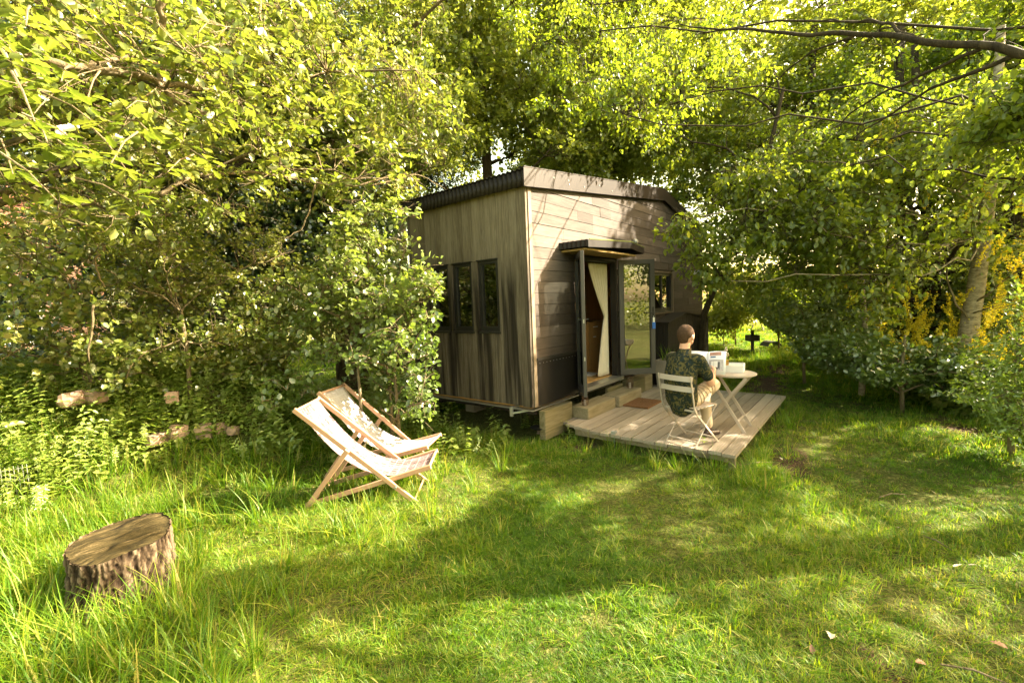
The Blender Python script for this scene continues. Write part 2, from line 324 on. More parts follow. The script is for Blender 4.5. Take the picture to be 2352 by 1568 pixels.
# bare soil patches: (x, y, radius x, radius y, rotation)
SOIL = [(1.15, -2.68, .6, .22, 0), (.25, -.55, .25, .25, .4), (5.6, -1.7, 1.5, .4, .1), (3.6, -4.2, .6, .18, .2), (-1.9, -3.5, .3, .1, .6), (8.0, -1.6, 1.2, .3, .2)]
def soilf(x, y):
    m = np.zeros_like(x)
    for (a, b, rx, ry, th) in SOIL:
        dx = (x - a) * cos(th) + (y - b) * sin(th); dy = -(x - a) * sin(th) + (y - b) * cos(th)
        q = (dx / rx) ** 2 + (dy / ry) ** 2 + .35 * np.sin(9 * x + 3 * y) * np.sin(7 * y - 5 * x)
        m = np.maximum(m, 1 - sstep(.35, 1.15, q))
    return m
def build_ground():
    g = np.concatenate([-np.geomspace(260, 14, 16), np.linspace(-13.5, 22, 180), np.geomspace(22.6, 300, 16)])
    X, Y = np.meshgrid(g, g, indexing='ij'); Z = hgt(X, Y) + RS.rand(*X.shape) * .012 * (np.hypot(X - 2, Y) < 15)
    n = len(g); V = np.stack([X, Y, Z], -1).reshape(-1, 3)
    soil = soilf(X.ravel(), Y.ravel())
    i, j = np.meshgrid(np.arange(n - 1), np.arange(n - 1), indexing='ij'); a = (i * n + j).ravel()
    F = np.stack([a, a + n, a + n + 1, a + 1], -1)
    m, t, o = newmat('soil_and_thatch')
    v = mapped(t, (1, 1, 1)); n1 = noise(t, v, .9, 5, .6); n2 = noise(t, v, 38, 4, .7)
    c = mixc(t, ramp(t, [(.4, (0, 0, 0)), (.6, (1, 1, 1))], n1).outputs[0], ramp(t, [(.3, (.03, .035, .010)), (.55, (.085, .10, .02)), (.72, (.22, .19, .07))], n2).outputs[0],
             ramp(t, [(.3, (.04, .036, .012)), (.5, (.09, .10, .022)), (.72, (.25, .22, .09))], n2).outputs[0])
    at = N(t, 'ShaderNodeAttribute', attribute_name='tint')
    k = ramp(t, [(.38, (0, 0, 0)), (.55, (1, 1, 1))], math_(t, 'ADD', at.outputs['Fac'], math_(t, 'MULTIPLY', math_(t, 'SUBTRACT', n2, .5), .9))).outputs[0]
    n3 = noise(t, v, 55, 5, .8)
    c = mixc(t, k, c, ramp(t, [(.35, (.030, .018, .011)), (.55, (.085, .052, .032)), (.72, (.24, .16, .10))], n3).outputs[0])
    bsdf(t, o, c, .95, 0, n2, .9, .04, .1)
    return kind(npmesh('ground', V, F, m, tint=soil, smooth=True), 'structure')
build_ground()
# ------------------------------------------------------------ the hut
hut = thing('wooden_cabin', 'small weathered timber cabin with open french doors and low curved metal roof', 'cabin', (0, 0, 0))
ZB = .5
def roofz(x): return ZB + (2.983 + (3.505 - 2.983) * x / 4.6 if x < 4.6 else 3.505 - .19 * (x - 4.6))
def walltop(x): return roofz(x) - .20
def clip(poly, f):   # keep where f(p) >= 0
    out = []
    for i, p in enumerate(poly):
        q = poly[(i + 1) % len(poly)]; a, b = f(p), f(q)
        if a >= 0: out.append(p)
        if a * b < 0:
            t = a / (a - b); out.append((p[0] + t * (q[0] - p[0]), p[1] + t * (q[1] - p[1])))
    return out
# side wall: a dark backing and one plank object per board
opn = [(1.16, 2.47, 0, 2.52), (4.04, 5.14, 1.52, 2.38), (0, 1.16, 0, 1.1), ]
def carve(x0, x1, z0, z1, ops):
    segs = [(x0, x1)]
    for a, b, c, d in ops:
        if z1 > c + .01 and z0 < d - .01:
            ns = []
            for s, e in segs:
                if b <= s or a >= e: ns.append((s, e)); continue
                if a > s: ns.append((s, a))
                if b < e: ns.append((b, e))
            segs = ns
    return [(s, e) for s, e in segs if e - s > .02]
wb = MB()
for (s0, s1, c0, c1) in [(.05, 1.16, ZB, 9), (2.47, 4.04, ZB, 9), (5.14, 7.25, ZB, 9), (1.16, 2.47, 2.52, 9), (4.04, 5.14, ZB, 1.52), (4.04, 5.14, 2.38, 9)]:
    xs = [s0] + ([4.6] if s0 < 4.6 < s1 else []) + [s1]
    poly = [(s0, c0), (s1, c0)] + [(x, min(c1, walltop(x) - .01)) for x in reversed(xs)]
    wb.prism(poly, 1, .03, .10)
wb.build('wall', M_CHARC, hut)
H = .147; z = ZB + .004; row = 0
while z < 3.9:
    z1 = z + H - .004
    joints = [.10]; x = .10
    while x < 7.22:
        x += random.choice([random.uniform(.35, .9), random.uniform(.9, 1.9), random.uniform(1.5, 2.6)]) if row > 12 else random.uniform(1.2, 3.0)
        joints.append(min(x, 7.22))
    if 7.22 - joints[-2] < .2: joints.pop(-2)
    for a, b in zip(joints[:-1], joints[1:]):
        for s, e in carve(a + .0015, b - .0015, z, z1, opn):
            # ops cut the plank; partial vertical overlaps are trimmed
            zz0, zz1 = z, z1
            for (oa, ob, oc, od) in [(1.16, 2.47, 0, 2.52), (4.04, 5.14, 1.52, 2.38), (0, 1.16, 0, 1.1)]:
                pass
            poly = [(s, zz0), (e, zz0), (e, zz1), (s, zz1)]
            poly = clip(poly, lambda p: ZB + 2.783 + .1135 * p[0] - p[1]); 
            if len(poly) > 2: poly = clip(poly, lambda p: ZB + 3.305 - .19 * (p[0] - 4.6) - p[1])
            if len(poly) < 3: continue
            d = random.uniform(0, .006); m_ = MB(); n_ = len(poly)
            vs_ = [(p[0], -.0 - d - (.004 if p[1] < zz0 + .03 else 0), p[1]) for p in poly] + [(p[0], .028, p[1]) for p in poly]
            m_.add(vs_, [tuple(range(n_)), tuple(range(2 * n_ - 1, n_ - 1, -1))] + [(i, i + n_, (i + 1) % n_ + n_, (i + 1) % n_) for i in range(n_)])
            m_.build('plank', W_SIDE, hut)
    z += H; row += 1
# short wall with vertical boards and three windows
WINS = [(.49, .90), (.955 + .0, 1.33 + .0), (1.40, 1.75)]
WINS = [(.50, .86), (.98, 1.36), (1.45, 1.78)]
lw = MB()
for (a, b, c, d) in [(.06, .50, ZB, 3.27), (.86, .98, 1.48, 2.46), (1.36, 1.45, 1.48, 2.46), (1.78, 2.28, ZB, 3.27), (.50, 1.78, ZB, 1.48), (.50, 1.78, 2.46, 3.27)]:
    lw.box((.03, a, c), (.10, b, d))
lw.build('wall', M_CHARC, hut)
y = .155
while y < 2.27:
    w = random.uniform(.095, .125); y1 = min(y + w - .004, 2.27)
    parts = [(ZB + .01, 3.42)]
    for a, b in WINS:
        if y1 > a + .005 and y < b - .005: parts = [(ZB + .01, 1.482), (2.445, 3.42)]
    for c, d in parts:
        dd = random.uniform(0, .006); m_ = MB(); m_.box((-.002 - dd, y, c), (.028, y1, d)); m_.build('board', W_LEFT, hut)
    y += w
m_ = MB(); m_.box((-.012, -.004, ZB), (.03, .15, 3.28)); m_.build('corner_board', W_LEFT, hut)
m_ = MB(); m_.box((.034, -.016, ZB), (.099, .03, 3.285)); m_.build('corner_board', W_TRIM, hut)
m_ = MB(); m_.box((7.224, -.014, ZB), (7.27, .03, 3.30)); m_.build('corner_board', W_TRIM, hut)
# far and rear walls, floor, lining
m_ = MB(); m_.box((7.16, .10, ZB), (7.25, 2.28, 3.3)); m_.build('end_wall', W_LEFT, hut)
m_ = MB(); m_.prism([(.0, ZB), (7.25, ZB), (7.25, walltop(7.25)), (4.6, walltop(4.6)), (0, walltop(0))], 1, 2.281, 2.33); m_.build('rear_wall', W_SIDE, hut)
m_ = MB(); m_.box((.101, .101, ZB - .04), (7.15, 2.27, ZB + .06)); m_.build('floor', W_OAK, hut)
m_ = MB(); m_.box((.102, 2.19, .57), (7.14, 2.255, 3.2)); m_.box((3.9, .102, .57), (3.95, 2.18, 3.2)); m_.build('interior_lining', W_PLY, hut)
m_ = MB(); m_.box((.0, .0, ZB - .05), (7.25, 2.3, ZB - .042)); m_.build('base_edge', M_GALV, hut)
m_ = MB()
for yy in (.35, 1.9): m_.box((.15, yy, ZB - .17), (7.1, yy + .08, ZB - .052))
for xx in (.1, 2.4, 4.8, 7.0): m_.box((xx, .05, ZB - .12), (xx + .06, 2.25, ZB - .053))
m_.build('chassis', M_STEEL, hut)
for xx, yy in ((.9, .2), (.9, 1.95), (5.8, .2), (5.8, 1.95)):
    m_ = MB(); m_.box((xx, yy, .0), (xx + .3, yy + .2, ZB - .171)); m_.build('support_block', M_CONC, hut)
m_ = MB(); m_.bar((-.05, .32, .47), (.09, .32, .47), .05, .03); m_.bar((-.05, .32, .47), (-.05, .32, .36), .04, .03, (1, 0, 0)); m_.bar((-.05, .32, .40), (.09, .10, .445), .03, .02); m_.build('tow_bracket', M_GALV, hut)
# kick panel
m_ = MB(); m_.box((.10, -.018, ZB), (1.15, .022, ZB + .60)); m_.build('kick_panel', M_KICK, hut)
m_ = MB(); m_.box((.10, -.030, ZB + .60), (1.15, .022, ZB + .63)); m_.build('panel_trim', M_FRAMED, hut)
m_ = MB()
for k in range(13): m_.lathe((.16 + k * .08, 0, 0), [], 3) if False else m_.box((.155 + k * .08, -.022, ZB + .555), (.163 + k * .08, -.0175, ZB + .563))
m_.build('rivets', M_GALV, hut)
m_ = MB(); m_.box((2.475, -.018, ZB), (4.0, .022, ZB + .05)); m_.build('base_trim', M_STEEL, hut)
# roof: corrugated sheet, fascia, corrugated drip skirt on the short side
def corr(p0, p1, wdir, L, amp, pitch, name, mat, par, seg=6):
    p0 = Vector(p0); p1 = Vector(p1); wd = Vector(wdir).normalized(); up = (p1 - p0).cross(wd).normalized()
    if up.z < 0: up = -up
    n = int(L / pitch * seg); vs_ = []
    for k in range(n + 1):
        s = L * k / n; h = amp * sin(2 * pi * s / pitch)
        for p in (p0, p1): vs_.append(p + wd * s + up * h)
    m = MB(); m.add(vs_, [(2 * k, 2 * k + 1, 2 * k + 3, 2 * k + 2) for k in range(n)]); o = m.build(name, mat, par, smooth=True, recalc=False)
    md = o.modifiers.new('thickness', 'SOLIDIFY'); md.thickness = .003; return o
corr((-.09, -.05, roofz(0) + .0 - .01), (4.6, -.05, roofz(4.6) + .0), (0, 1, 0), 2.42, .011, .076, 'roof_sheet', M_STEEL, hut)
corr((4.6, -.05, roofz(4.6)), (7.36, -.05, roofz(7.36)), (0, 1, 0), 2.42, .011, .076, 'roof_sheet', M_STEEL, hut)
sk_ = MB(); n_ = int(2.42 / .076 * 6); vs_ = []
for k in range(n_ + 1):
    s = 2.42 * k / n_
    for zz in (roofz(0) - .03, roofz(0) - .215): vs_.append((-.075 - .012 * sin(2 * pi * s / .076), -.05 + s, zz))
sk_.add(vs_, [(2 * k, 2 * k + 1, 2 * k + 3, 2 * k + 2) for k in range(n_)]); o_ = sk_.build('drip_skirt', M_STEEL, hut, smooth=True, recalc=False); md = o_.modifiers.new('t', 'SOLIDIFY'); md.thickness = .003
m_ = MB(); m_.box((-.055, -.04, roofz(0) - .2), (-.02, 2.36, roofz(0) - .03)); m_.build('eaves_batten', W_BLACK, hut)
for (xa, xb) in ((-.095, 4.6), (4.6, 6.05), (6.05, 7.37)):
    m_ = MB(); m_.prism([(xa, roofz(xa) + .012), (xb - .003, roofz(xb) + .012), (xb - .003, roofz(xb) - .205), (xa, roofz(xa) - .205)], 1, -.062, -.052); 
    m_.prism([(xa, roofz(xa) + .024), (xb - .003, roofz(xb) + .024), (xb - .003, roofz(xb) + .012), (xa, roofz(xa) + .012)], 1, -.066, .03)
    m_.prism([(xa, roofz(xa) - .205), (xb - .003, roofz(xb) - .205), (xb - .003, roofz(xb) - .215), (xa, roofz(xa) - .215)], 1, -.066, -.04); m_.build('fascia', M_FASC, hut)
m_ = MB()
for xx, dz in ((.55, .06), (.92, .07), (.93, .12), (1.35, .13), (1.8, .08), (2.25, .14), (2.7, .07), (3.2, .1)):
    m_.box((xx, -.068, roofz(xx) - dz - .02), (xx + .012, -.0625, roofz(xx) - dz))
m_.build('fascia_clips', M_GALV, hut)
# windows
def window(x0, x1, z0, z1, face, name='window'):
    """face 'side': plane y=0 ; face 'end': plane x=0"""
    def T(u, w, d): return (u, d, w) if face == 'side' else (d, u, w)
    fr = MB(); t = .045
    def bx(m, u0, u1, w0, w1, d0, d1): m.box(T(u0, w0, d0), T(u1, w1, d1))
    bx(fr, x0, x0 + t, z0, z1, .012, .075); bx(fr, x1 - t, x1, z0, z1, .012, .075); bx(fr, x0 + t, x1 - t, z1 - t, z1, .012, .075); bx(fr, x0 + t, x1 - t, z0, z0 + t + .02, .012, .075)
    f = fr.build(name, M_FRAMED, hut)
    p = MB(); bx(p, x0 + t, x1 - t, z0 + t + .02, z1 - t, .045, .051); p.build('pane', M_GLASS, f)
    s = MB(); bx(s, x0 - .01, x1 + .01, z0 - .03, z0 - .002, -.022, .04); s.build('sill', M_FRAMED, f)
    h = MB(); bx(h, x0 - .01, x1 + .01, z1 + .001, z1 + .014, -.02, .03); h.build('head_flashing', M_FRAMED, f)
    return f
for a, b in WINS: window(a, b, 1.482, 2.44, 'end')
f_ = window(4.09, 5.10, 1.57, 2.345, 'side')
m_ = MB(); m_.box((4.58, .02, 1.63), (4.62, .08, 2.30)); m_.build('mullion', M_FRAMED, f_)
m_ = MB(); m_.box((5.10, -.028, 1.52), (5.145, .03, 2.38)); m_.box((4.04, -.028, 1.525), (5.098, .03, 1.55)); m_.box((4.04, -.028, 2.352), (5.098, .03, 2.382)); m_.build('window_surround', W_TRIM, hut)
for a, b in WINS[:2]:
    m_ = MB(); m_.box((.115, a + .06, 1.50), (.125, b - .03, 1.66)); m_.build('window_card', M_WHITE, hut)
# dividers seen in the end windows: wooden mullion posts
for yy, y2 in ((.865, .975), (1.365, 1.445)):
    m_ = MB(); m_.box((-.012, yy, 1.485), (.028, y2, 2.44)); m_.build('board', W_LEFT, hut)
# door
df = MB(); X0, X1, Z0, Z1 = 1.17, 2.46, .555, 2.505
df.box((X0, -.012, Z0), (X0 + .05, .085, Z1)); df.box((X1 - .05, -.012, Z0), (X1, .085, Z1)); df.box((X0 + .05, -.012, Z1 - .05), (X1 - .05, .085, Z1))
fo = df.build('door_frame', M_FRAMED, hut)
m_ = MB(); m_.box((X0 - .02, -.10, Z0 - .055), (X1 + .02, .09, Z0 - .002)); m_.build('threshold', M_CHROME, hut)
m_ = MB(); m_.box((X0 - .01, -.03, ZB - .05), (X1 + .01, .01, Z0 - .06)); m_.build('door_base_board', W_BLACK, hut)
def leaf(hx, hy, ang, w, name, handle):
    Mx = Matrix.Translation((hx, hy, 0)) @ Matrix.Rotation(ang, 4, 'Z'); z0, z1 = .56, 2.50; t = .075
    m = MB()
    for a, b, c, d in ((0, t, z0, z1), (w - t, w, z0, z1), (t, w - t, z0, z0 + t + .02), (t, w - t, z1 - t, z1)): m.box((a, -.024, c), (b, .024, d), 0, Mx)
    o = m.build(name, M_FRAME, hut, bevel=.003)
    g = MB(); g.box((t, -.004, z0 + t + .02), (w - t, .004, z1 - t), 0, Mx); g.build('pane', M_GLASS, o)
    g = MB()
    for sgn in (-1, 1):
        g.box((t, .010 * sgn, z0 + t + .02), (t + .012, .020 * sgn, z1 - t), 0, Mx); g.box((w - t - .012, .010 * sgn, z0 + t + .02), (w - t, .020 * sgn, z1 - t), 0, Mx)
    g.build('gasket', M_FRAMED, o)
    h = MB()
    for sgn in (-1, 1):
        h.box((w - .055, .025 * sgn - .004, 1.46), (w - .02, .025 * sgn + .004, 1.70), 0, Mx)
        h.tube([Mx @ Vector(p) for p in ((w - .037, .025 * sgn, 1.60), (w - .037, .065 * sgn, 1.60), (w - .17, .065 * sgn, 1.60))], .009, 8)
    h.build('handle', M_BLACKM, o)
    for zz in (1.05, 1.55): q = MB(); q.box((w + .0005, -.008, zz), (w + .003, .008, zz + .05), 0, Mx); q.build('lock_plate', M_GALV, o)
    for zz in (.85, 1.55, 2.25): q = MB(); q.tube([Mx @ Vector((-.004, 0, zz)), Mx @ Vector((-.004, 0, zz + .1))], .014, 8); q.build('hinge', M_BLACKM, o)
    return o, Mx
leaf(1.12, -.03, math.atan2(-.385, -.49) , .62, 'door', True)
dr, Mx = leaf(2.475, -.035, math.atan2(-.435, .42), .62, 'door', True)
kt = tag(MB().tube([Mx @ Vector(p) for p in ((.583, -.032, 1.55), (.583, -.05, 1.50), (.583, -.05, 1.46))], .004, 5).box((.555, -.058, 1.33), (.61, -.048, 1.44), 1, Mx).box((.565, -.054, 1.44), (.60, -.05, 1.52), 2, Mx).build('key_fob', [M_GALV, M_BLUE, M_WHITE]), 'blue key tag and keys hanging from the open glazed door', 'key tag')
# door canopy
can = MB()
cx0, cx1, cp, D = .74, 2.57, 2.08, .45
def cz(x): return 2.64 + .07 * (x - cx0) / (cp - cx0) if x < cp else 2.71 - .05 * (x - cp) / (cx1 - cp)
for a, b in ((cx0, cp), (cp, cx1)):
    can.prism([(a, cz(a)), (b, cz(b)), (b, cz(b) - .09), (a, cz(a) - .09)], 1, -D, -D + .012)
    can.prism([(a, cz(a) + .004), (b, cz(b) + .004), (b, cz(b) - .01), (a, cz(a) - .01)], 1, -D + .013, -.005)
can.box((cx1 - .012, -D + .013, cz(cx1) - .09), (cx1, -.005, cz(cx1) - .011))
can_o = can.build('canopy', M_STEEL, hut)
n_ = 36; vs_ = []
for k in range(n_ + 1):
    s = (D) * k / n_
    for zz in (cz(cx0) + .008, cz(cx0) - .08): vs_.append((cx0 - .012 - .009 * sin(2 * pi * s / .07), -D + s, zz))
m_ = MB(); m_.add(vs_, [(2 * k, 2 * k + 1, 2 * k + 3, 2 * k + 2) for k in range(n_)]); o_ = m_.build('canopy_skirt', M_STEEL, can_o, recalc=False); md = o_.modifiers.new('t', 'SOLIDIFY'); md.thickness = .002
m_ = MB(); m_.box((cx0 + .03, -D + .05, 2.52), (cx1 - .2, -.012, 2.545)); m_.prism([(X0 - .06, 2.52), (X1 + .06, 2.52), (X1 - .1, 2.62), (X0 + .1, 2.62)], 1, -.06, -.013); m_.build('canopy_soffit', simple('mossy_board', (.24, .16, .05), .9, 0, .4, 14), can_o)
m_ = MB(); m_.tube([(cx0 + .02, -D - .004, cz(cx0) + .012), (cp, -D - .004, cz(cp) + .012), (cx1, -D - .004, cz(cx1) + .012)], .007, 5); m_.build('moss_line', simple('moss', (.12, .15, .015), .95, 0, .3, 50), can_o)
m_ = MB(); m_.lathe((3.17, 0, 0), [(.001, 0), (.04, 0), (.05, .01), (.05, .05), (.03, .08), (.001, .085)], 14)
q = m_.v; m_.v = [(3.17 + (p[0] - 3.17), -p[2] - .006, 2.86 + p[1]) for p in q]; m_.build('wall_light', M_GALV, hut)
# flue pipe horizontal
m_ = MB(); m_.tube([(6.35, -.02, 2.40), (6.35, -.30, 2.40)], .05, 14); m_.tube([(6.35, -.30, 2.40), (6.35, -.33, 2.40)], [.075, .085], 14, True); m_.build('flue_pipe', M_WHITE, hut)
# black board store against the wall
st = MB(); pk = 4.95
sp = [(3.95, 1.37), (pk, 1.52), (6.62, 1.34)]
store = thing('black_store', 'blackened timber store with a low pitched lid against the cabin side', 'storage box', (0, 0, 0))
x = 3.95
while x < 6.6:
    w = random.uniform(.11, .14); x1 = min(x + w - .004, 6.62)
    zt = lambda q: 1.37 + .15 * (q - 3.95) / 1.0 if q < pk else 1.52 - .18 * (q - pk) / 1.67
    d = random.uniform(0, .005); m_ = MB(); m_.prism([(x, .06), (x1, .06), (x1, zt(x1) - .02), (x, zt(x) - .02)], 1, -.33 - d, -.305); m_.build('board', W_BLACK, store); x += w
for yy in np.arange(-.30, -.04, .085): m_ = MB(); m_.box((6.60, yy, .06), (6.622, yy + .08, 1.325)); m_.build('board', W_BLACK, store); 
for yy in np.arange(-.30, -.04, .085): m_ = MB(); m_.box((3.95, yy, .06), (3.972, yy + .08, 1.36)); m_.build('board', W_BLACK, store)
for a, b in ((0, 1), (1, 2)):
    (xa, za), (xb, zb) = sp[a], sp[b]; xa -= .04 * (a == 0); xb += .05 * (b == 2)
    m_ = MB(); m_.prism([(xa, za - .015), (xb, zb - .015), (xb, zb + .012), (xa, za + .012)], 1, -.37, -.04); m_.build('lid', W_BLACK, store)
# interior contents
def pwall(u, v, y): return pl(u, v, 1, y)
cab = thing('kitchen_cabinet', 'honey oak cabinet side seen through the open cabin door', 'cabinet', (0, 0, 0))
m_ = MB(); m_.box((2.52, .58, .565), (3.35, .62, 1.46)); m_.box((2.52, .62, .565), (2.56, 1.2, 1.46)); m_.box((2.52, .62, 1.42), (3.35, 1.2, 1.459)); m_.build('carcass', W_OAK, cab)
m_ = MB(); m_.box((2.68, .565, 1.36), (2.84, .58, 1.375)); m_.box((2.68, .565, 1.18), (2.76, .58, 1.195)); m_.build('handle', M_WHITE, cab)
m_ = MB(); m_.box((2.25, 1.6, 1.22), (3.85, 2.18, 1.26)); tag(m_.build('worktop', W_OAK), 'oak worktop at the back of the cabin interior', 'worktop')
m_ = MB(); m_.box((2.62, 1.65, 1.262), (2.95, 1.95, 1.36)); m_.box((2.3, 1.7, 1.262), (2.5, 1.9, 1.34)); tag(m_.build('stove', M_BLACKM), 'dark two-part hob on the oak worktop inside', 'stove')
m_ = MB(); m_.tube([(2.72, 1.72, 1.362), (2.72, 1.72, 1.46)], .03, 10); tag(m_.build('salt_mill', M_CHROME), 'small steel mill standing on the hob inside the cabin', 'mill')
st_ = thing('wooden_stool', 'small wooden stool with slanted legs inside the doorway', 'stool', (2.25, 1.35, .56))
m_ = MB(); m_.box((-.16, -.14, .42), (.16, .14, .45)); m_.build('seat', W_OAK, st_)
for a, b in ((-1, -1), (1, -1), (1, 1), (-1, 1)): m_ = MB(); m_.bar((a * .12, b * .1, .42), (a * .17, b * .14, 0), .03, .03, (1, 0, 0)); m_.build('leg', W_PINE, st_)
mi = thing('round_mirror', 'round mirror on the plywood partition inside the cabin', 'mirror', (3.895, .95, 2.0))
m_ = MB(); m_.tube([(-.001, 0, 0), (-.02, 0, 0)], .15, 24); m_.build('rim', W_OAK, mi)
m_ = MB(); m_.tube([(-.021, 0, 0), (-.024, 0, 0)], .13, 24); m_.build('mirror_glass', simple('mirror', (.7, .7, .68), .05, 1., .02), mi)
m_ = MB(); m_.box((3.88, 1.45, 1.85), (3.897, 1.8, 2.5), 0); tag(m_.build('picture', M_FRAMED), 'dark framed picture on the plywood partition', 'picture')
# curtain: gathered, tied at mid height
def curtain():
    NZ, NU = 30, 40; vs_ = []
    tops = (pwall(1370 * 0 + (2050 + 370 * .4785) * .6125, (850 + 275 * .4785) * .6125, .14)[0], pwall((2050 + 486 * .4785) * .6125, 520 * .6125 * 0 + (850 + 280 * .4785) * .6125, .14)[0])
    xr = 2.40
    for i in range(NZ + 1):
        t = i / NZ; zz = 2.44 - t * 1.86
        w = .60 - (.60 - .09) * min(1, t / .47) ** 1.25 if t < .47 else .09 + .27 * min(1, (t - .47) / .5) ** .8
        for k in range(NU + 1):
            s = k / NU; vs_.append((xr - w * (1 - s), .15 + .022 * sin(s * 2 * pi * 6) * (.6 + w), zz))
    fs_ = [(i * (NU + 1) + k, i * (NU + 1) + k + 1, (i + 1) * (NU + 1) + k + 1, (i + 1) * (NU + 1) + k) for i in range(NZ) for k in range(NU)]
    o = MB().add(vs_, fs_).build('curtain', M_CURT, smooth=True, recalc=False); md = o.modifiers.new('t', 'SOLIDIFY'); md.thickness = .003
    tag(o, 'cream curtain tied back inside the open doorway', 'curtain')
curtain()
m_ = MB(); m_.tube([(1.15, .15, 2.46), (2.46, .15, 2.46)], .01, 8); tag(m_.build('curtain_rail', M_BLACKM), 'slim dark rail above the cream curtain', 'curtain rail')
m_ = MB(); m_.box((2.15, .35, .562), (2.45, .6, .575)); tag(m_.build('book', M_WHITE), 'pale booklet lying on the cabin floor by the curtain', 'booklet')
# ------------------------------------------------------------ deck, steps, mat, planter
deck = thing('timber_deck', 'low greyed timber deck in front of the cabin doors', 'deck', (0, 0, 0))
yy = -2.31; k = 0
while yy < -.03:
    x0 = .36 + random.uniform(-.015, .015) + max(0, (yy + .7)) * .35 ; x1 = 3.70 + random.uniform(-.012, .012)
    js = [x0, x1] if k % 3 else [x0, random.uniform(1.6, 2.6), x1]
    for a, b in zip(js[:-1], js[1:]):
        dz = random.uniform(0, .004); m_ = MB(); n_ = 5; pr = [(yy, .165)]
        for g in range(n_ * 2 + 1): pr.append((yy + .130 * g / (n_ * 2), .2 + dz - (.0035 if g % 2 else 0)))
        pr.append((yy + .130, .165)); m_.prism(pr, 0, a, b - .003); m_.build('deck_board', W_DECK, deck)
    yy += .1425; k += 1
m_ = MB(); m_.box((.50, -2.20, .06), (3.60, -2.16, .163)); m_.box((.52, -2.155, .06), (.56, -.3, .163)); m_.box((3.56, -2.155, .05), (3.60, -.05, .163)); m_.build('joist', W_SLEEP, deck)
for a, b in ((.40, -2.29), (.56, -2.26), (3.6, -2.25), (2, -2.25), (.6, -1.0)): m_ = MB(); m_.box((a, b, -.1), (a + .06, b + .06, .162)); m_.build('post', W_SLEEP, deck)
# steps of old sleepers
def sleeper(x0, x1, y0, y1, z0, z1, label):
    m = MB(); m.box((x0, y0, z0), (x1, y1, z1)); o = m.build('sleeper_block', W_SLEEP, bevel=.01); tag(o, label, 'timber block'); return o
SLP = [(.82, 1.66, -.34, -.05, .195, .36, 'mossy end block of the sleeper step under the left door'), (1.672, 2.50, -.40, -.10, .203, .372, 'greyed middle sleeper block of the step before the doorway'),
       (1.9, 2.45, -.095, -.035, .203, .43, 'thin kerb timber under the door sill'), (2.52, 2.98, -.26, -.04, .203, .45, 'pale cut block under the open glazed door'), (2.99, 3.33, -.26, -.04, .203, .47, 'pale cut block next to the planter'),
       (.12, .80, -.10, .0, .05, .44, 'mossy upright timber below the black panel')]
for s in SLP: sleeper(*s[:6], s[6])
m_ = MB(); NX, NY = 34, 24; vs_ = []; 
mat_o = MB(); mat_o.box((0, 0, 0), (.58, .40, .022)); dm = mat_o.build('doormat', M_COIR, loc=(1.78, -.80, .205)); tag(dm, 'brown coir doormat lying on the deck below the step', 'doormat')
fz = MB()
for i in range(900):
    a, b = random.uniform(0, .58), random.uniform(0, .40); dx, dy = random.uniform(-.008, .008), random.uniform(-.008, .008)
    fz.add([(a, b, .02), (a + .003, b + .003, .02), (a + dx, b + dy, .036)], [(0, 1, 2)])
kind(fz.build('bristles', M_COIR, dm, recalc=False), 'stuff')
pt = thing('planter', 'square pale clay planter with spiky grass between door and store', 'planter', (3.62, -.42, .206))
m_ = MB(); s0, s1, hh = .135, .165, .50
m_.add([(a * s, b * s, z) for s, z in ((s0, 0), (s1, hh), (s1 - .025, hh), (s1 - .03, hh - .05)) for a, b in ((-1, -1), (1, -1), (1, 1), (-1, 1))], [(3, 2, 1, 0)] + [(r * 4 + k, r * 4 + (k + 1) % 4, r * 4 + 4 + (k + 1) % 4, r * 4 + 4 + k) for r in range(3) for k in range(4)] + [(12, 13, 14, 15)], 0)
m_.build('pot', M_CONC, pt)
def blades(n, spread, h0, h1, w, lean, seed, base=(0, 0, 0), tint=(.1, .7), segs=4):
    rs = np.random.RandomState(seed); V = []; F = []; T = []
    for i in range(n):
        a = rs.rand() * 2 * pi; r = spread * rs.rand() ** .6; bx_, by_ = base[0] + r * cos(a), base[1] + r * sin(a); h = rs.uniform(h0, h1)
        az = a + rs.uniform(-1.2, 1.2); ln = lean * rs.rand() * h * 1.4; ww = w * rs.uniform(.6, 1.2); tt = rs.uniform(*tint); tt = .98 if rs.rand() < .035 else tt; b = len(V)
        sd = np.array([-sin(az), cos(az)])
        for k in range(segs + 1):
            t = k / segs; cx = bx_ + cos(az) * ln * t * t; cyy = by_ + sin(az) * ln * t * t; cz_ = base[2] + h * (t - .32 * (ln / h) * t * t * (1 if ln / h < 1 else .9)); wk = ww * (1 - t ** 1.6) + .0004
            V += [(cx - sd[0] * wk, cyy - sd[1] * wk, cz_), (cx + sd[0] * wk, cyy + sd[1] * wk, cz_)]; T += [tt, tt]
            if k: F.append((b + 2 * k - 2, b + 2 * k - 1, b + 2 * k + 1, b + 2 * k))
    return np.array(V), np.array(F), np.array(T)
V, F, T = blades(70, .10, .12, .42, .004, .5, 3, (0, 0, .45)); o_ = npmesh('foliage', V, F, L_GRASS, pt, T); kind(o_, 'stuff')
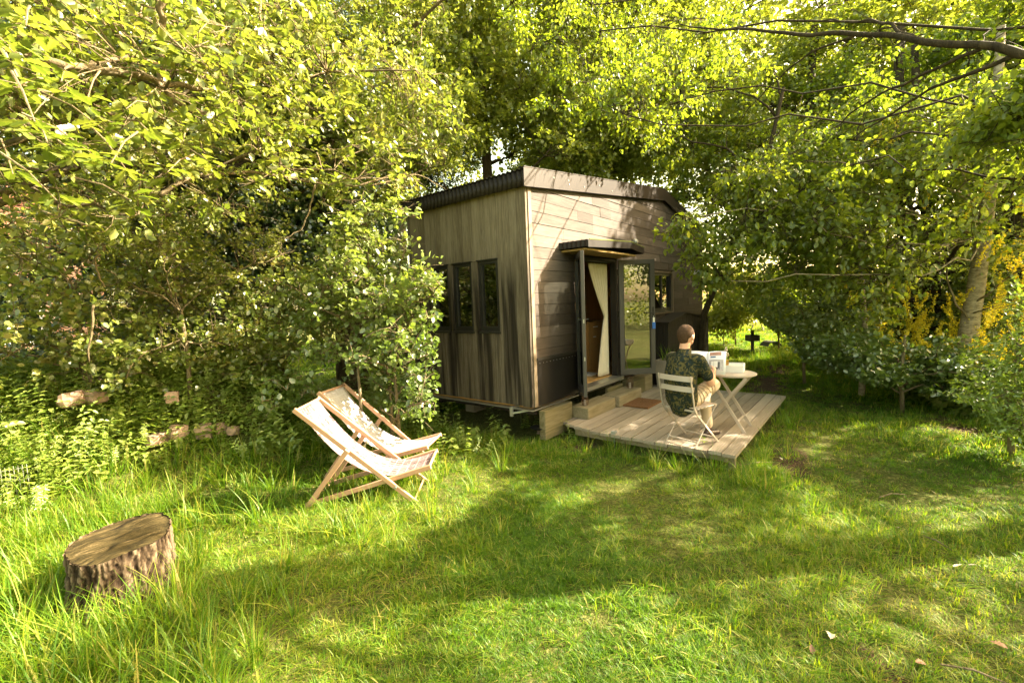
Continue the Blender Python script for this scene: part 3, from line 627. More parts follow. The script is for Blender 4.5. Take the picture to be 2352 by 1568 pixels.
# wire lanterns on the step
def lantern(x, y, z, r, h, label):
    t = thing('wire_lantern', label, 'lantern', (x, y, z)); m = MB()
    for k in range(8): m.tube([(r * .8 * cos(k * pi / 4), r * .8 * sin(k * pi / 4), 0.003), (r * cos(k * pi / 4), r * sin(k * pi / 4), h * .4), (r * .55 * cos(k * pi / 4), r * .55 * sin(k * pi / 4), h)], .0025, 4)
    m.build('ribs', M_RUST, t); m = MB()
    for zz, rr in ((.003, .8), (h * .2, .93), (h * .4, 1.), (h * .6, .9), (h * .8, .72), (h, .55)): m.tube([(r * rr * cos(2 * pi * k / 14), r * rr * sin(2 * pi * k / 14), zz) for k in range(15)], .0025, 4, False)
    m.build('hoops', M_RUST, t); m = MB(); m.tube([(0, 0, 0), (0, 0, h * .45)], r * .35, 10); m.build('candle', M_CREAM, t)
lantern(2.38, -.25, .374, .06, .19, 'rounded rusty wire lantern on the right end of the step'); lantern(.98, -.2, .362, .05, .16, 'narrow rusty wire lantern on the mossy left end of the step')
# solar light
sg = thing('garden_light', 'small solar stake light at the deck edge', 'garden light', (.40, -.93, 0))
m_ = MB(); m_.tube([(0, 0, 0), (0, 0, .2)], .006, 6); m_.build('stake', M_GALV, sg); m_ = MB(); m_.box((-.028, -.028, .2), (.028, .028, .235)); m_.build('lamp_head', M_GALV, sg)
m_ = MB(); m_.lathe((.18, .05, .0), [(.001, .18), (.10, .18), (.12, .2), (.09, .205), (.001, .2)], 18); tag(m_.build('upturned_dish', M_BLACKM), 'dark shallow dish on the ground beside the mossy step', 'dish')
# ------------------------------------------------------------ foliage machinery
def unit(a): return a / np.maximum(np.linalg.norm(a, axis=-1, keepdims=True), 1e-9)
def leafgeo(P, D, Nn, L, W, fold=.12, shape='k', curl=.0):
    D = unit(D); S = unit(np.cross(Nn, D)); Nn = np.cross(D, S); L = L[:, None]; W = W[:, None]
    if shape == 'k':
        pts = [P, P + D * L * .45 + S * W * .5 + Nn * W * fold, P + D * L, P + D * L * .45 - S * W * .5 + Nn * W * fold]
        V = np.stack(pts, 1); b = np.arange(len(P))[:, None] * 4
        F = np.concatenate([b + np.array([[0, 2, 1]]), b + np.array([[0, 3, 2]])]); return V.reshape(-1, 3), F, 3, 4
    pts = [P, P + D * L * .28 + S * W * .46 + Nn * W * fold, P + D * L * .68 + S * W * .40 + Nn * (W * fold - L * curl * .5), P + D * L - Nn * L * curl,
           P + D * L * .68 - S * W * .40 + Nn * (W * fold - L * curl * .5), P + D * L * .28 - S * W * .46 + Nn * W * fold]
    V = np.stack(pts, 1); b = np.arange(len(P))[:, None] * 6
    F = np.concatenate([b + np.array([[0, 3, 2, 1]]), b + np.array([[0, 5, 4, 3]])]); return V.reshape(-1, 3), F, 4, 6
def batch_tubes(P, Rr, n=4):
    T, S, _ = P.shape; d = np.gradient(P, axis=1); d = unit(d); ref = np.where(np.abs(d[..., 2:3]) > .9, np.array([1., 0, 0]), np.array([0., 0, 1.]))
    u = unit(np.cross(d, ref)); w = np.cross(d, u); an = np.arange(n) * 2 * pi / n
    V = P[:, :, None] + Rr[:, :, None, None] * (u[:, :, None] * np.cos(an)[None, None, :, None] + w[:, :, None] * np.sin(an)[None, None, :, None])
    t, s, k = np.meshgrid(np.arange(T), np.arange(S - 1), np.arange(n), indexing='ij'); b = t * S * n + s * n
    F = np.stack([b + k, b + (k + 1) % n, b + n + (k + 1) % n, b + n + k], -1).reshape(-1, 4); return V.reshape(-1, 3), F
def bez(a, c, b, S):
    t = np.linspace(0, 1, S)[None, :, None]; return (1 - t) ** 2 * a[:, None] + 2 * t * (1 - t) * c[:, None] + t * t * b[:, None]
# where the photographed place is in full sun: seen along the sun direction on the ground plane
LITPOLY = np.array([(-.6, .2), (-1.1, -.35), (-1.9, -.85), (-2.6, -.6), (-3.5, .4), (-4.2, 1.3), (-9, 2.0), (-30, 8), (-30, 40), (-12, 25), (-6, 18), (-4, 9), (-1.0, 4.8), (.57, 3.6), (.37, 2.5), (-1.2, 2.0), (-.5, .9)])
LITCORE = np.array([(-.9, -.2), (-1.9, -.7), (-2.8, -.5), (-4.3, .9), (-6, 2.2), (-7.5, 6.5), (-4.2, 6.5), (-3.6, 3.6), (.57, 3.5), (.37, 2.5), (-1.3, 2.0), (-1.2, .6)])
PATCH = [(-2.6, -2.0, .48, .55), (-2.1, -2.2, .25, .3), (-2.35, -2.65, .2, .34), (2.15, -2.75, .10, .34), (2.9, -3.15, .35, .16), (-.26, -3.9, .45, .22), (.6, -3.9, .3, .16), (.33, -2.75, .28, .12), (-.2, -2.95, .22, .12), (3.4, -3.7, .3, .12),
         (.62, -.72, .35, .12), (.5, -1.2, .2, .07), (1.5, -2.2, .25, .05), (5.1, -2.35, .8, .10), (10.5, -.5, 2.0, .7), (14, .9, 4.6, 1.6), (17, 1.5, 4, 1.8), (-1.2, -1.2, .5, .18), (-1.6, -1.8, .2, .1), (8.5, .2, 1.2, .5), (7.3, -2.2, .5, .14), (-.4, -1.9, .25, .1), (1.25, -1.2, .3, .06), (2.6, -1.3, .2, .07)]
_r = np.random.RandomState(44)
PATCH += [(_r.uniform(-4, 4.5), _r.uniform(-4.6, -.4), _r.uniform(.08, .34), _r.uniform(.06, .16)) for _ in range(75)]
def sun_drop(P, soft=.25, boxes=True):
    g = P[:, :2] - SUN[:2] * (P[:, 2:3] / SUN[2]); x, y = g[:, 0] + RS.randn(len(g)) * soft * .25, g[:, 1] + RS.randn(len(g)) * soft * .25
    def inside(Q):
        ins = np.zeros(len(g), bool); n = len(Q)
        for i in range(n):
            x0, y0 = Q[i]; x1, y1 = Q[(i + 1) % n]
            ins ^= ((y0 > y) != (y1 > y)) & (x < (x1 - x0) * (y - y0) / (y1 - y0 + 1e-12) + x0)
        return ins
    core = inside(LITCORE); rest = inside(LITPOLY)
    for (a, b, rx, ry) in PATCH:
        core |= ((x - a) / rx) ** 2 + ((y - b) / ry) ** 2 < 1
    return core, rest
def sun_cut(P, p, soft=.25):
    core, rest = sun_drop(P, soft); return core | (rest & (RS.rand(len(P)) < p))
def hutclear(P, m=.12):
    x, y, z = P.T; return ~((x < -1.4) & (x > -3.3) & (y < 1.75) & (y > -1) & (z < 1.15)) & ~((x > -m) & (x < 7.35 + m) & (y > -m) & (y < 2.35 + m) & (z < 3.95))
def open_view(P):
    """True where nothing may hang: the airspace over lawn, deck and cabin front that the photo shows empty"""
    u, v, d = proj(P); x, y, z = P.T
    nearer = (d < 16)
    ubot = np.interp(u, [0, 640, 930, 1010, 1035, 1060, 1205, 1215, 1500, 1525, 1570, 1600, 1640, 1700, 1780, 1850, 2000, 2130, 2230, 2352, 2600],
                    [3000, 3000, 3000, 700, 480, 465, 395, 385, 440, 470, 520, 620, 690, 700, 760, 830, 880, 900, 930, 1040, 1100])
    inlow = (v > ubot) & (u > 1000)
    front = (y < 0) | (x < 0)
    return inlow & front & nearer & (d > .1) & ~((u > 1500) & (v < 700) & (y < -.3) & (u > 1500 + (v - 540) * .6) & (v < 690))
def make_foliage(name, mat, parent, C, rad, K, L, W, seed, shape='k', droop=.3, flat=1.0, sunp=0., fold=.12, tint=(0, 1), vz=.55, hutm=.12, ov=True, ntw=6, spread=1., curl=0., tshift=None, down=0.):
    rs = np.random.RandomState(seed); M = len(C)
    if M == 0: return None
    kk = np.repeat(np.arange(M), K); n = len(kk)
    td = rs.randn(M, ntw, 3); td[..., 2] = td[..., 2] * vz + .1 - down; td = unit(td)
    ti = rs.randint(0, ntw, n); t = rs.rand(n) ** .7; d0 = td[kk, ti]
    P = C[kk] + d0 * (rad[kk] * t)[:, None] + rs.randn(n, 3) * (rad[kk] * .13 * spread)[:, None]; P[:, 2] -= (t * t * rad[kk]) * droop * .5
    D = unit(d0 * .7 + rs.randn(n, 3) * .65 + np.array([0, 0, -droop]))
    Nn = unit(np.array([0, 0, 1.]) * flat + rs.randn(n, 3) * .6)
    sz = rs.uniform(.5, 1.2, n)
    tn = np.clip(rs.rand(n) * .55 + (rs.rand(M)[kk]) * .45 + (tshift[kk] if tshift is not None else 0), 0, 1) * (tint[1] - tint[0]) + tint[0]
    keep = hutclear(P, hutm) & (P[:, 2] > hgt(P[:, 0], P[:, 1]) + .01)
    if ov: keep &= ~open_view(P)
    if sunp: keep &= ~sun_cut(P, sunp)
    P, D, Nn, sz, tn = P[keep], D[keep], Nn[keep], sz[keep], tn[keep]
    V, F, q, nv = leafgeo(P, D, Nn, L * sz, W * sz, fold, shape, curl)
    return kind(npmesh(name, V, F, mat, parent, np.repeat(tn, nv), quads=q), 'stuff')
def blob_pts(blobs, seed, gapr=0):
    """blobs: (u, v, distance, half width px, half height px, half depth m, count) -> world clump centres"""
    rs = np.random.RandomState(seed); out = []
    for (u, v, d, ru, rv, rd, n) in blobs:
        c = pd(u, v, d); r = c[:2] - CAM[:2]; f = np.array([*(r / np.linalg.norm(r)), 0]); s = np.array([f[1], -f[0], 0]); a, b = ru * d / FPX, rv * d / FPX
        q = unit(rs.randn(n, 3)) * (rs.rand(n, 1) ** (1 / 2.4)); out.append(c + q[:, :1] * s * a + q[:, 1:2] * f * rd + q[:, 2:] * np.array([0, 0, b]))
    return np.concatenate(out)
def limbs(trunk, trad, C, nl, seed, r0=.05, up=.35, lo=.25):
    """curved limbs from the trunk to spread targets, then one twig per clump"""
    rs = np.random.RandomState(seed); T = np.array(trunk, float); tr = np.array(trad, float)
    s = np.linspace(0, 1, 40); seg = s * (len(T) - 1); i = np.minimum(seg.astype(int), len(T) - 2); f = (seg - i)[:, None]; TP = T[i] * (1 - f) + T[i + 1] * f; TR_ = tr[i] * (1 - f[:, 0]) + tr[i + 1] * f[:, 0]
    nl = min(nl, len(C)); idx = [rs.randint(len(C))]; dd = np.linalg.norm(C - C[idx[0]], axis=1)
    for _ in range(nl - 1):
        j = int(np.argmax(dd)); idx.append(j); dd = np.minimum(dd, np.linalg.norm(C - C[j], axis=1))
    L = []; pts = [TP[int(40 * lo):]]; prad = [TR_[int(40 * lo):] * .4]
    for j in idx:
        tg = C[j]; h = np.linalg.norm(TP[:, :2] - tg[:2], axis=1); cand = np.abs(TP[:, 2] - (tg[2] - .45 * h)); cand[:int(40 * lo)] += 9; k = int(np.argmin(cand + rs.rand(40) * .3))
        a = TP[k]; mid = (a + tg) / 2 + np.array([0, 0, up * np.linalg.norm(tg - a) * .4]) + rs.randn(3) * .12 * np.linalg.norm(tg - a); S = 10
        P = bez(a[None], mid[None], tg[None], S)[0]; P[1:-1] += rs.randn(S - 2, 3) * .02 * np.linalg.norm(tg - a); r = np.linspace(min(TR_[k] * .6, r0), .008, S)
        L.append((P, r)); pts.append(P); prad.append(r)
    A = np.concatenate(pts); Rr = np.concatenate(prad)
    near = np.array([np.argmin(np.linalg.norm(A - c, axis=1) + .0) for c in C]); a = A[near]; dist = np.linalg.norm(C - a, axis=1)
    mid = (a + C) / 2 + rs.randn(len(C), 3) * .12 * dist[:, None] + np.array([0, 0, .12]) * dist[:, None]; P = bez(a, mid, C, 6); P[:, 1:-1] += rs.randn(len(C), 4, 3) * .02 * dist[:, None, None]
    r = np.linspace(1, .3, 6)[None] * np.clip(Rr[near] * .6, .006, .016)[:, None]
    return L, (P, r)
def spray_twigs(C, rad, n, seed, r=.004, vz=.5, down=0.):
    rs = np.random.RandomState(seed); c = np.repeat(C, n, 0); q = np.repeat(rad, n)[:, None]; d = rs.randn(len(c), 3); d[:, 2] = d[:, 2] * vz - down; d = unit(d)
    b = c + d * q; m = (c + b) / 2 + rs.randn(len(c), 3) * .15 * q; return bez(c, m, b, 4), np.linspace(1, .4, 4)[None] * np.full((len(c), 1), r)
def plant(name, label, cat, trunk, trad, blobs, mat, bk, K, rad, L, W, seed, nl=8, group=None, shape='k', sprays=0, part='crown', lm_r=.05, tw_mat=None, ov=True, flowers=None, up=.35, sunp=0., lo=.25, **kw):
    base = trunk[0]; t = thing(name, label, cat, tuple(base), 0, group); off = np.array(base)
    C = blob_pts(blobs, seed); C = C[hutclear(C, .25)]; C = C[C[:, 2] > hgt(C[:, 0], C[:, 1]) + .05]
    if ov: C = C[~open_view(C)]
    if sunp: C = C[~sun_cut(C, max(0, sunp * 1.6 - .6), .5)] if sunp > .6 else C
    if sunp: C = C[~sun_drop(C, .3)[0]]
    rr = np.random.RandomState(seed + 9).uniform(.6, 1.2, len(C)) * rad
    m = MB(); m.tube([tuple(p) for p in trunk], list(trad), 10); o = m.build('trunk', bk, None, smooth=True)
    for ob in [o]: ob.parent = t; ob.matrix_parent_inverse = Matrix.Translation(-Vector(base))
    Lb, (TP, TRr) = limbs(trunk, trad, C, nl, seed, lm_r, up, lo)
    def par(ob):
        if ob is not None: ob.parent = t; ob.matrix_parent_inverse = Matrix.Translation(-Vector(base))
        return ob
    for P, r in Lb:
        bad = open_view(P) | ~hutclear(P, .02)
        if bad.any(): P = P[:max(2, int(np.argmax(bad)))]; r = r[:len(P)]
        m = MB(); m.tube([tuple(p) for p in P], list(r), 6); par(m.build('branch', bk, smooth=True))
    bad = (open_view(TP.reshape(-1, 3)) | ~hutclear(TP.reshape(-1, 3), .02)).reshape(TP.shape[:2]).any(1); TP, TRr = TP[~bad], TRr[~bad]
    V, F = batch_tubes(TP, TRr, 4); V = [V]; F = [F]
    if sprays:
        a, b = spray_twigs(C, rr, sprays, seed + 3, r=.0045 if rad < .5 else .006, down=kw.get('down', 0)); v2, f2 = batch_tubes(a, b, 3)
        ok = ~(open_view(a.reshape(-1, 3)).reshape(a.shape[:2]).any(1) | ~hutclear(a.reshape(-1, 3), .02).reshape(a.shape[:2]).all(1)); v2, f2 = batch_tubes(a[ok], b[ok], 3)
        F.append(f2 + len(V[0])); V.append(v2)
    par(kind(npmesh('twigs', np.concatenate(V), np.concatenate(F), tw_mat or bk), 'stuff'))
    par(make_foliage(part, mat, None, C, rr, K, L, W, seed + 1, shape, sunp=sunp, ov=ov, **kw))
    if flowers:
        Cf = blob_pts(flowers, seed + 5); Cf = Cf[~open_view(Cf)]
        par(make_foliage('flowers', L_YEL, None, Cf, np.full(len(Cf), .26), 80, .032, .028, seed + 6, 'k', droop=.7, flat=.1, vz=.25, ntw=1, spread=.45, down=1.8, hutm=.1))
    return t
G = gp
def tr(*pts): return [pd(*p) if len(p) == 3 and not isinstance(p, np.ndarray) else p for p in pts]
def foot(u, d, dz=-.05):
    p = pd(u, 750, d); p[2] = float(hgt(p[0], p[1])) + dz; return p
# ---- left: old oak with ivy, and nearer oak boughs
BG_L = 'trees and bushes crowding the left side'
oak = plant('oak_tree', 'big old oak with dark ivy-covered trunk and arching limb at the left', 'tree', tr(foot(800, 9.6), (800, 520, 9.5), (755, 330, 9.3), (665, 100, 9.0), (600, -150, 8.6)), [.33, .27, .24, .20, .14],
      [(250, 60, 8.2, 420, 210, 1.8, 120), (640, 120, 8.4, 300, 230, 1.6, 130), (880, 300, 8.0, 170, 170, 1.2, 80), (450, 330, 9.4, 330, 150, 1.5, 90), (120, 330, 8.6, 240, 150, 1.4, 60), (640, -150, 8.0, 480, 160, 2, 80)], L_OAK, B_OAK, 130, .38, .095, .055, 21, nl=13, sprays=5, lm_r=.09, tw_mat=B_TWIG, droop=.15, flat=.7)
for pts, rr_ in (((790, 470, 9.35), (700, 480, 9.2), (600, 545, 9.0), (520, 640, 8.9)), [.20, .17, .15, .10]), (((755, 330, 9.3), (690, 400, 9.0), (560, 380, 8.8), (440, 420, 8.6)), [.12, .09, .07, .04]), (((640, 60, 8.9), (480, 150, 8.5), (330, 130, 8.2), (100, 210, 8.0)), [.10, .08, .06, .03]):
    m = MB(); m.tube([tuple(pd(*p)) for p in pts], rr_, 8); o_ = m.build('branch', B_DARK, smooth=True); o_.parent = oak; o_.matrix_parent_inverse = Matrix.Translation(-oak.location)
C = blob_pts([(800, 420, 9.4, 75, 330, .45, 80), (600, 250, 9.3, 200, 170, .6, 90), (640, 560, 9.0, 180, 110, .7, 80), (380, 430, 9.4, 200, 170, .7, 70), (330, 200, 9.6, 250, 200, .5, 70)], 77)
o_ = make_foliage('ivy', L_IVY, None, C, np.full(len(C), .42), 170, .085, .075, 78, 'k', droop=.9, flat=.2); o_.parent = oak; o_.matrix_parent_inverse = Matrix.Translation(-oak.location)
near = plant('oak_tree', 'nearer oak with pale lichened boughs hanging across the upper left corner', 'tree', tr(foot(-420, 6.0), (-430, 300, 6.0), (-380, 0, 5.8), (-250, -250, 5.5)), [.22, .19, .16, .1],
      [(120, 130, 4.6, 330, 180, .9, 70), (420, 210, 5.2, 330, 170, .9, 60), (720, 360, 6.0, 260, 110, .7, 42), (140, 420, 5.6, 240, 110, .9, 34), (560, 40, 5.4, 360, 110, .9, 50), (930, 240, 6.6, 140, 140, .6, 30)], L_OAK, B_OAK, 42, .28, .085, .052, 31, nl=9, shape='q', sprays=6, lm_r=.035, tw_mat=B_TWIG, droop=.1, flat=.9, tint=(.15, 1), curl=.12)
def bough(parent, bk, runs):
    for pts, r0, r1 in runs:
        Pn = np.array([pd(*p) for p in pts]); t = np.linspace(0, len(Pn) - 1, 5 * len(Pn)); i = np.minimum(t.astype(int), len(Pn) - 2); f = (t - i)[:, None]; Q = Pn[i] * (1 - f) + Pn[i + 1] * f
        Q[1:-1] += RS.randn(len(Q) - 2, 3) * .016; Q[1:-1] = (Q[:-2] + 2 * Q[1:-1] + Q[2:]) / 4
        m = MB(); m.tube([tuple(p) for p in Q], list(np.linspace(r0, r1, len(Q))), 7); o = m.build('branch', bk, smooth=True); o.parent = parent; o.matrix_parent_inverse = Matrix.Translation(-parent.location)
bough(near, B_TWIG, [([(-200, 60, 4.5), (120, 150, 4.4), (254, 170, 4.4), (315, 175, 4.4), (371, 193, 4.5), (457, 203, 4.6), (520, 215, 4.8)], .030, .018), ([(390, -60, 4.3), (371, 30, 4.4), (365, 100, 4.5), (371, 193, 4.5)], .024, .022),
    ([(371, 193, 5.), (406, 239, 5.), (488, 269, 5.1), (560, 300, 5.2)], .025, .008), ([(200, 150, 4.9), (300, 128, 5.), (420, 165, 5.2), (500, 190, 5.3), (560, 260, 5.4)], .02, .006), ([(543, 152, 5.5), (600, 175, 5.5), (660, 188, 5.6), (711, 137, 5.7)], .016, .006),
    ([(366, 450, 5.6), (420, 415, 5.6), (478, 401, 5.7), (560, 396, 5.8), (635, 401, 6.), (726, 422, 6.1), (838, 427, 6.2), (900, 400, 6.3)], .022, .012), ([(850, 427, 6.2), (960, 400, 6.4), (1030, 440, 6.6)], .012, .004), ([(725, 425, 6.), (712, 480, 6.), (690, 530, 6.), (650, 550, 6.)], .014, .005),
    ([(320, 260, 5.3), (310, 330, 5.3), (318, 400, 5.3)], .012, .005), ([(240, 560, 6.3), (215, 600, 6.3), (240, 660, 6.3)], .016, .008), ([(215, 700, 6.), (205, 830, 6.)], .012, .007), ([(0, 200, 4.6), (60, 260, 4.7), (100, 330, 4.9)], .02, .006), ([(590, -40, 5.6), (600, 60, 5.6), (680, 110, 5.8)], .018, .005), ([(180, 440, 5.6), (120, 430, 5.6), (20, 420, 5.6)], .012, .004), ([(250, 175, 4.9), (215, 130, 4.8), (212, 60, 4.7)], .014, .005)])
# individually pickable lobed oak leaves on the nearest boughs
def oakleaf():
    out = [(0, 0), (.12, .02), (.25, .13), (.33, .08), (.45, .22), (.53, .13), (.66, .27), (.74, .17), (.88, .18), (1, 0)]
    vs = [(x, 0, 0) for x, _ in out] + [(x, y, y * .25 - .12 * x * x) for x, y in out[1:-1]] + [(x, -y, y * .25 - .12 * x * x) for x, y in out[1:-1]]
    vs = [(x, y, z - (.12 * x * x if k < 10 else 0)) for k, (x, y, z) in enumerate(vs)]
    n = len(out); fs = []
    for sgn, b in ((1, n - 1), (-1, n - 1 + n - 2)):
        for i in range(n - 1):
            l0 = b + i if 0 < i < n - 1 else None; l1 = b + i + 1 if i + 1 < n - 1 else None
            f = [i, i + 1] + ([l1] if l1 else []) + ([l0] if l0 else [])
            if len(f) > 2: fs.append(tuple(f) if sgn < 0 else tuple(reversed(f)))
    me = bpy.data.meshes.new('leaf'); me.from_pydata(vs, [], fs); me.materials.append(L_OAK); return me
def tinted(me, v):
    m2 = me.copy(); a = m2.attributes.new('tint', 'FLOAT', 'POINT'); a.data.foreach_set('value', [v] * len(m2.vertices)); return m2
OL = [tinted(oakleaf(), v) for v in (.2, .35, .5, .7)]
def put_leaf(mes, p, d, n, size, parent):
    d = Vector(d).normalized(); s = Vector(n).cross(d).normalized(); n = d.cross(s); o = bpy.data.objects.new('leaf', random.choice(mes)); COL.objects.link(o)
    Mm = Matrix(((d.x, s.x, n.x, p[0]), (d.y, s.y, n.y, p[1]), (d.z, s.z, n.z, p[2]), (0, 0, 0, 1))) @ Matrix.Scale(size, 4)
    o.parent = parent; o.matrix_parent_inverse = Matrix.Translation(-parent.location); o.matrix_basis = Mm; return o
spots = [(60, 60, 3.6), (110, 130, 3.7), (40, 200, 3.8), (150, 110, 4.), (110, 330, 3.3), (170, 350, 3.4), (240, 300, 3.6), (290, 250, 3.9), (60, 290, 3.5), (80, 280, 3.1), (140, 190, 3.6), (220, 360, 3.4), (130, 460, 3.8), (290, 390, 3.9), (300, 460, 4.), (255, 375, 3.3), (380, 400, 4.2), (340, 300, 3.9), (540, 270, 4.6), (470, 240, 4.5), (620, 270, 4.9), (420, 330, 4.4), (480, 370, 4.6), (700, 290, 5), (560, 200, 4.8), (500, 120, 4.6), (660, 90, 4.9), (200, 230, 3.9), (30, 400, 4.), (330, 130, 4.2), (430, 60, 4.4), (740, 390, 5.2), (900, 350, 5.6), (30, 120, 3.4), (780, 230, 5.3), (240, 50, 4.)]
for (u, v, d) in spots:
    c = pd(u, v, d); k = random.randint(5, 9)
    m = MB(); e = c + np.array([random.uniform(-.25, .25), random.uniform(.1, .4), random.uniform(.05, .3)]); m.tube([tuple(c), tuple((c + e) / 2 + np.array([0, 0, .03])), tuple(e)], [.003, .005, .007], 5); o_ = m.build('twig', B_TWIG); o_.parent = near; o_.matrix_parent_inverse = Matrix.Translation(-near.location)
    for j in range(k):
        a = 2 * pi * j / k + random.uniform(-.4, .4); put_leaf(OL, c + np.array([cos(a), sin(a), 0]) * .015 + np.array([0, 0, random.uniform(-.05, .05)]), (cos(a), sin(a), random.uniform(-.5, .25)), (random.uniform(-.35, .35), random.uniform(-.35, .35), 1), random.uniform(.085, .15), near)
# understory
SH = 'bushes of the thicket left of the cabin'
def shrub(label, base, blobs, mat, K, rad, L, W, seed, shape='q', nl=7, **kw):
    top = np.array(base) + np.array([0, 0, 1.2]); return plant('shrub', label, 'shrub', [np.array(base), (np.array(base) + top) / 2 + .03, top], [.03, .024, .014], blobs, mat, B_TWIG, K, rad, L, W, seed, nl=nl, group=kw.pop('group', SH), shape=shape, part='foliage', lm_r=.016, **kw)
shrub('hazel bush with pale sunlit round leaves growing by the cabin corner', foot(885, 6.0), [(840, 640, 6.1, 150, 110, .7, 50), (930, 700, 5.5, 95, 90, .5, 30), (740, 720, 6.2, 140, 110, .7, 34), (830, 540, 6.2, 70, 70, .4, 10), (985, 640, 5.2, 45, 35, .25, 7)], L_HAZEL, 44, .24, .075, .052, 41, sprays=5, nl=9, droop=.1, flat=1.2, tint=(.3, 1))
shrub('low green bush with round leaves in the shade below the cabin windows', foot(900, 5.7), [(880, 860, 5.5, 150, 90, .6, 44), (960, 790, 5.3, 90, 100, .5, 24), (990, 900, 5.0, 60, 60, .4, 16), (740, 880, 5.8, 130, 70, .5, 24), (900, 940, 5.1, 120, 40, .3, 20)], L_HAZEL, 36, .26, .075, .058, 42, sprays=4, nl=7, droop=.15, flat=1.2, tint=(0, .55))
shrub('dense bramble bank with small glossy leaves left of the hazel', foot(640, 7.4), [(600, 760, 7.4, 190, 120, .8, 80), (700, 660, 7.8, 120, 110, .7, 45), (500, 830, 7.0, 160, 70, .6, 40)], L_BRAM, 54, .24, .070, .050, 43, sprays=2, tint=(.25, 1), droop=.3, flat=.9)
shrub('ivy and bramble thicket with dark hollows at the left edge', foot(180, 7.6), [(120, 720, 7.4, 230, 130, .9, 80), (330, 700, 7.6, 160, 140, .8, 60), (60, 560, 7.8, 180, 110, .8, 36)], L_BRAM, 50, .25, .075, .056, 44, sprays=3, tint=(.25, 1), droop=.3, flat=.8)
shrub('tall tangled bush with yellow tipped twigs under the oak boughs', foot(420, 7.0), [(400, 560, 7.0, 200, 100, .7, 46), (250, 520, 6.8, 160, 70, .6, 26), (520, 500, 7.3, 130, 80, .6, 20)], L_OAK, 50, .22, .060, .042, 45, sprays=6, droop=.2, flat=.9, tint=(.4, 1))
shrub('dark holly-like bush standing deep behind the bramble', foot(330, 9.2), [(200, 640, 9.3, 300, 190, .6, 90), (560, 640, 9.6, 260, 170, .6, 90), (820, 640, 9.8, 150, 200, .6, 60)], L_IVY, 120, .5, .09, .065, 46, shape='k', droop=.3, flat=.7)
shrub('slender sapling with whitish leaves rising above the hazel', foot(815, 5.6), [(820, 560, 5.7, 45, 160, .25, 16), (880, 500, 5.8, 60, 60, .2, 6)], L_HAZEL, 36, .26, .08, .055, 47, sprays=4, nl=4, droop=0, flat=1.4, tint=(.6, 1))
# ---- behind the cabin
BC = 'trees standing behind the cabin'
plant('maple_tree', 'bright yellow-green maple directly behind the cabin roof', 'tree', tr(foot(1130, 12.), (1120, 400, 12), (1100, 100, 12), (1080, -200, 12)), [.16, .13, .10, .07],
      [(1120, 120, 11.6, 230, 200, 1.8, 130), (1010, 260, 10.8, 130, 130, 1.2, 60), (1280, 320, 11.5, 170, 120, 1.4, 70), (1150, -120, 11, 380, 130, 2, 80)], L_BRIGHT, B_DTWIG, 150, .6, .115, .085, 51, nl=11, group=BC, sprays=4, lm_r=.06)
plant('maple_tree', 'second bright maple further right behind the roof ridge', 'tree', tr(foot(1400, 13.5), (1405, 380, 13.5), (1440, 120, 13.2), (1460, -150, 13)), [.15, .12, .10, .06],
      [(1420, 150, 12.6, 200, 200, 1.8, 120), (1580, 280, 12.4, 170, 160, 1.5, 100), (1350, 360, 13, 140, 80, 1.2, 40), (1500, -100, 12, 300, 110, 2, 60)], L_BRIGHT, B_DTWIG, 150, .62, .115, .085, 52, nl=10, group=BC, sprays=4, lm_r=.05)
cy_ = plant('yew_tree', 'dark yew with deep black-green foliage behind the oak', 'tree', tr(foot(905, 14.5), (900, 300, 14.5), (890, -100, 14.5)), [.25, .2, .12],
      [(870, 120, 14.6, 150, 260, 1.2, 150), (1000, 330, 13.4, 110, 90, 1., 60), (960, 420, 13.2, 90, 120, .8, 50)], L_DARK, B_DARK, 180, .6, .12, .035, 53, nl=8, group=BC)
pt_ = plant('ash_tree', 'slim pale-barked tree with bare lower trunk beside the dark yew', 'tree', tr(foot(925, 11.8), (915, 330, 11.8), (925, 180, 11.8), (948, 60, 11.7), (945, -80, 11.6)), [.14, .12, .11, .10, .08],
      [(1000, 40, 11.5, 160, 120, 1.2, 46), (860, -60, 11.5, 160, 90, 1.2, 40)], L_BRIGHT, B_BIRCH, 110, .5, .10, .07, 54, nl=7, group=BC, sprays=3)
plant('lime_tree', 'tall lime filling the gap between the two maples', 'tree', tr(foot(1260, 18), (1262, 300, 18), (1255, -50, 18)), [.2, .15, .08], [(1260, 150, 17.5, 200, 230, 2, 110), (1060, 100, 18, 160, 200, 1.5, 60), (1520, 200, 18, 170, 200, 2, 90), (1380, 340, 19, 200, 80, 1.5, 50)], L_FAR, B_DTWIG, 95, .85, .17, .13, 56, nl=9, group=BC, sprays=3)
lean = plant('willow_tree', 'tree with dark leaning trunk at the far corner of the cabin', 'tree', tr(foot(1600, 10.8), (1618, 720, 10.8), (1650, 640, 10.7), (1700, 520, 10.6), (1760, 380, 10.4), (1800, 200, 10.2)), [.08, .07, .062, .055, .045, .03],
      [(1700, 300, 10.6, 180, 150, 1.2, 80), (1780, 480, 10.6, 130, 90, .9, 34), (1640, 420, 10.9, 90, 90, .7, 30)], L_HORN, B_DARK, 120, .45, .085, .05, 55, nl=8, group=BC, sprays=4, droop=.5, sunp=1.)
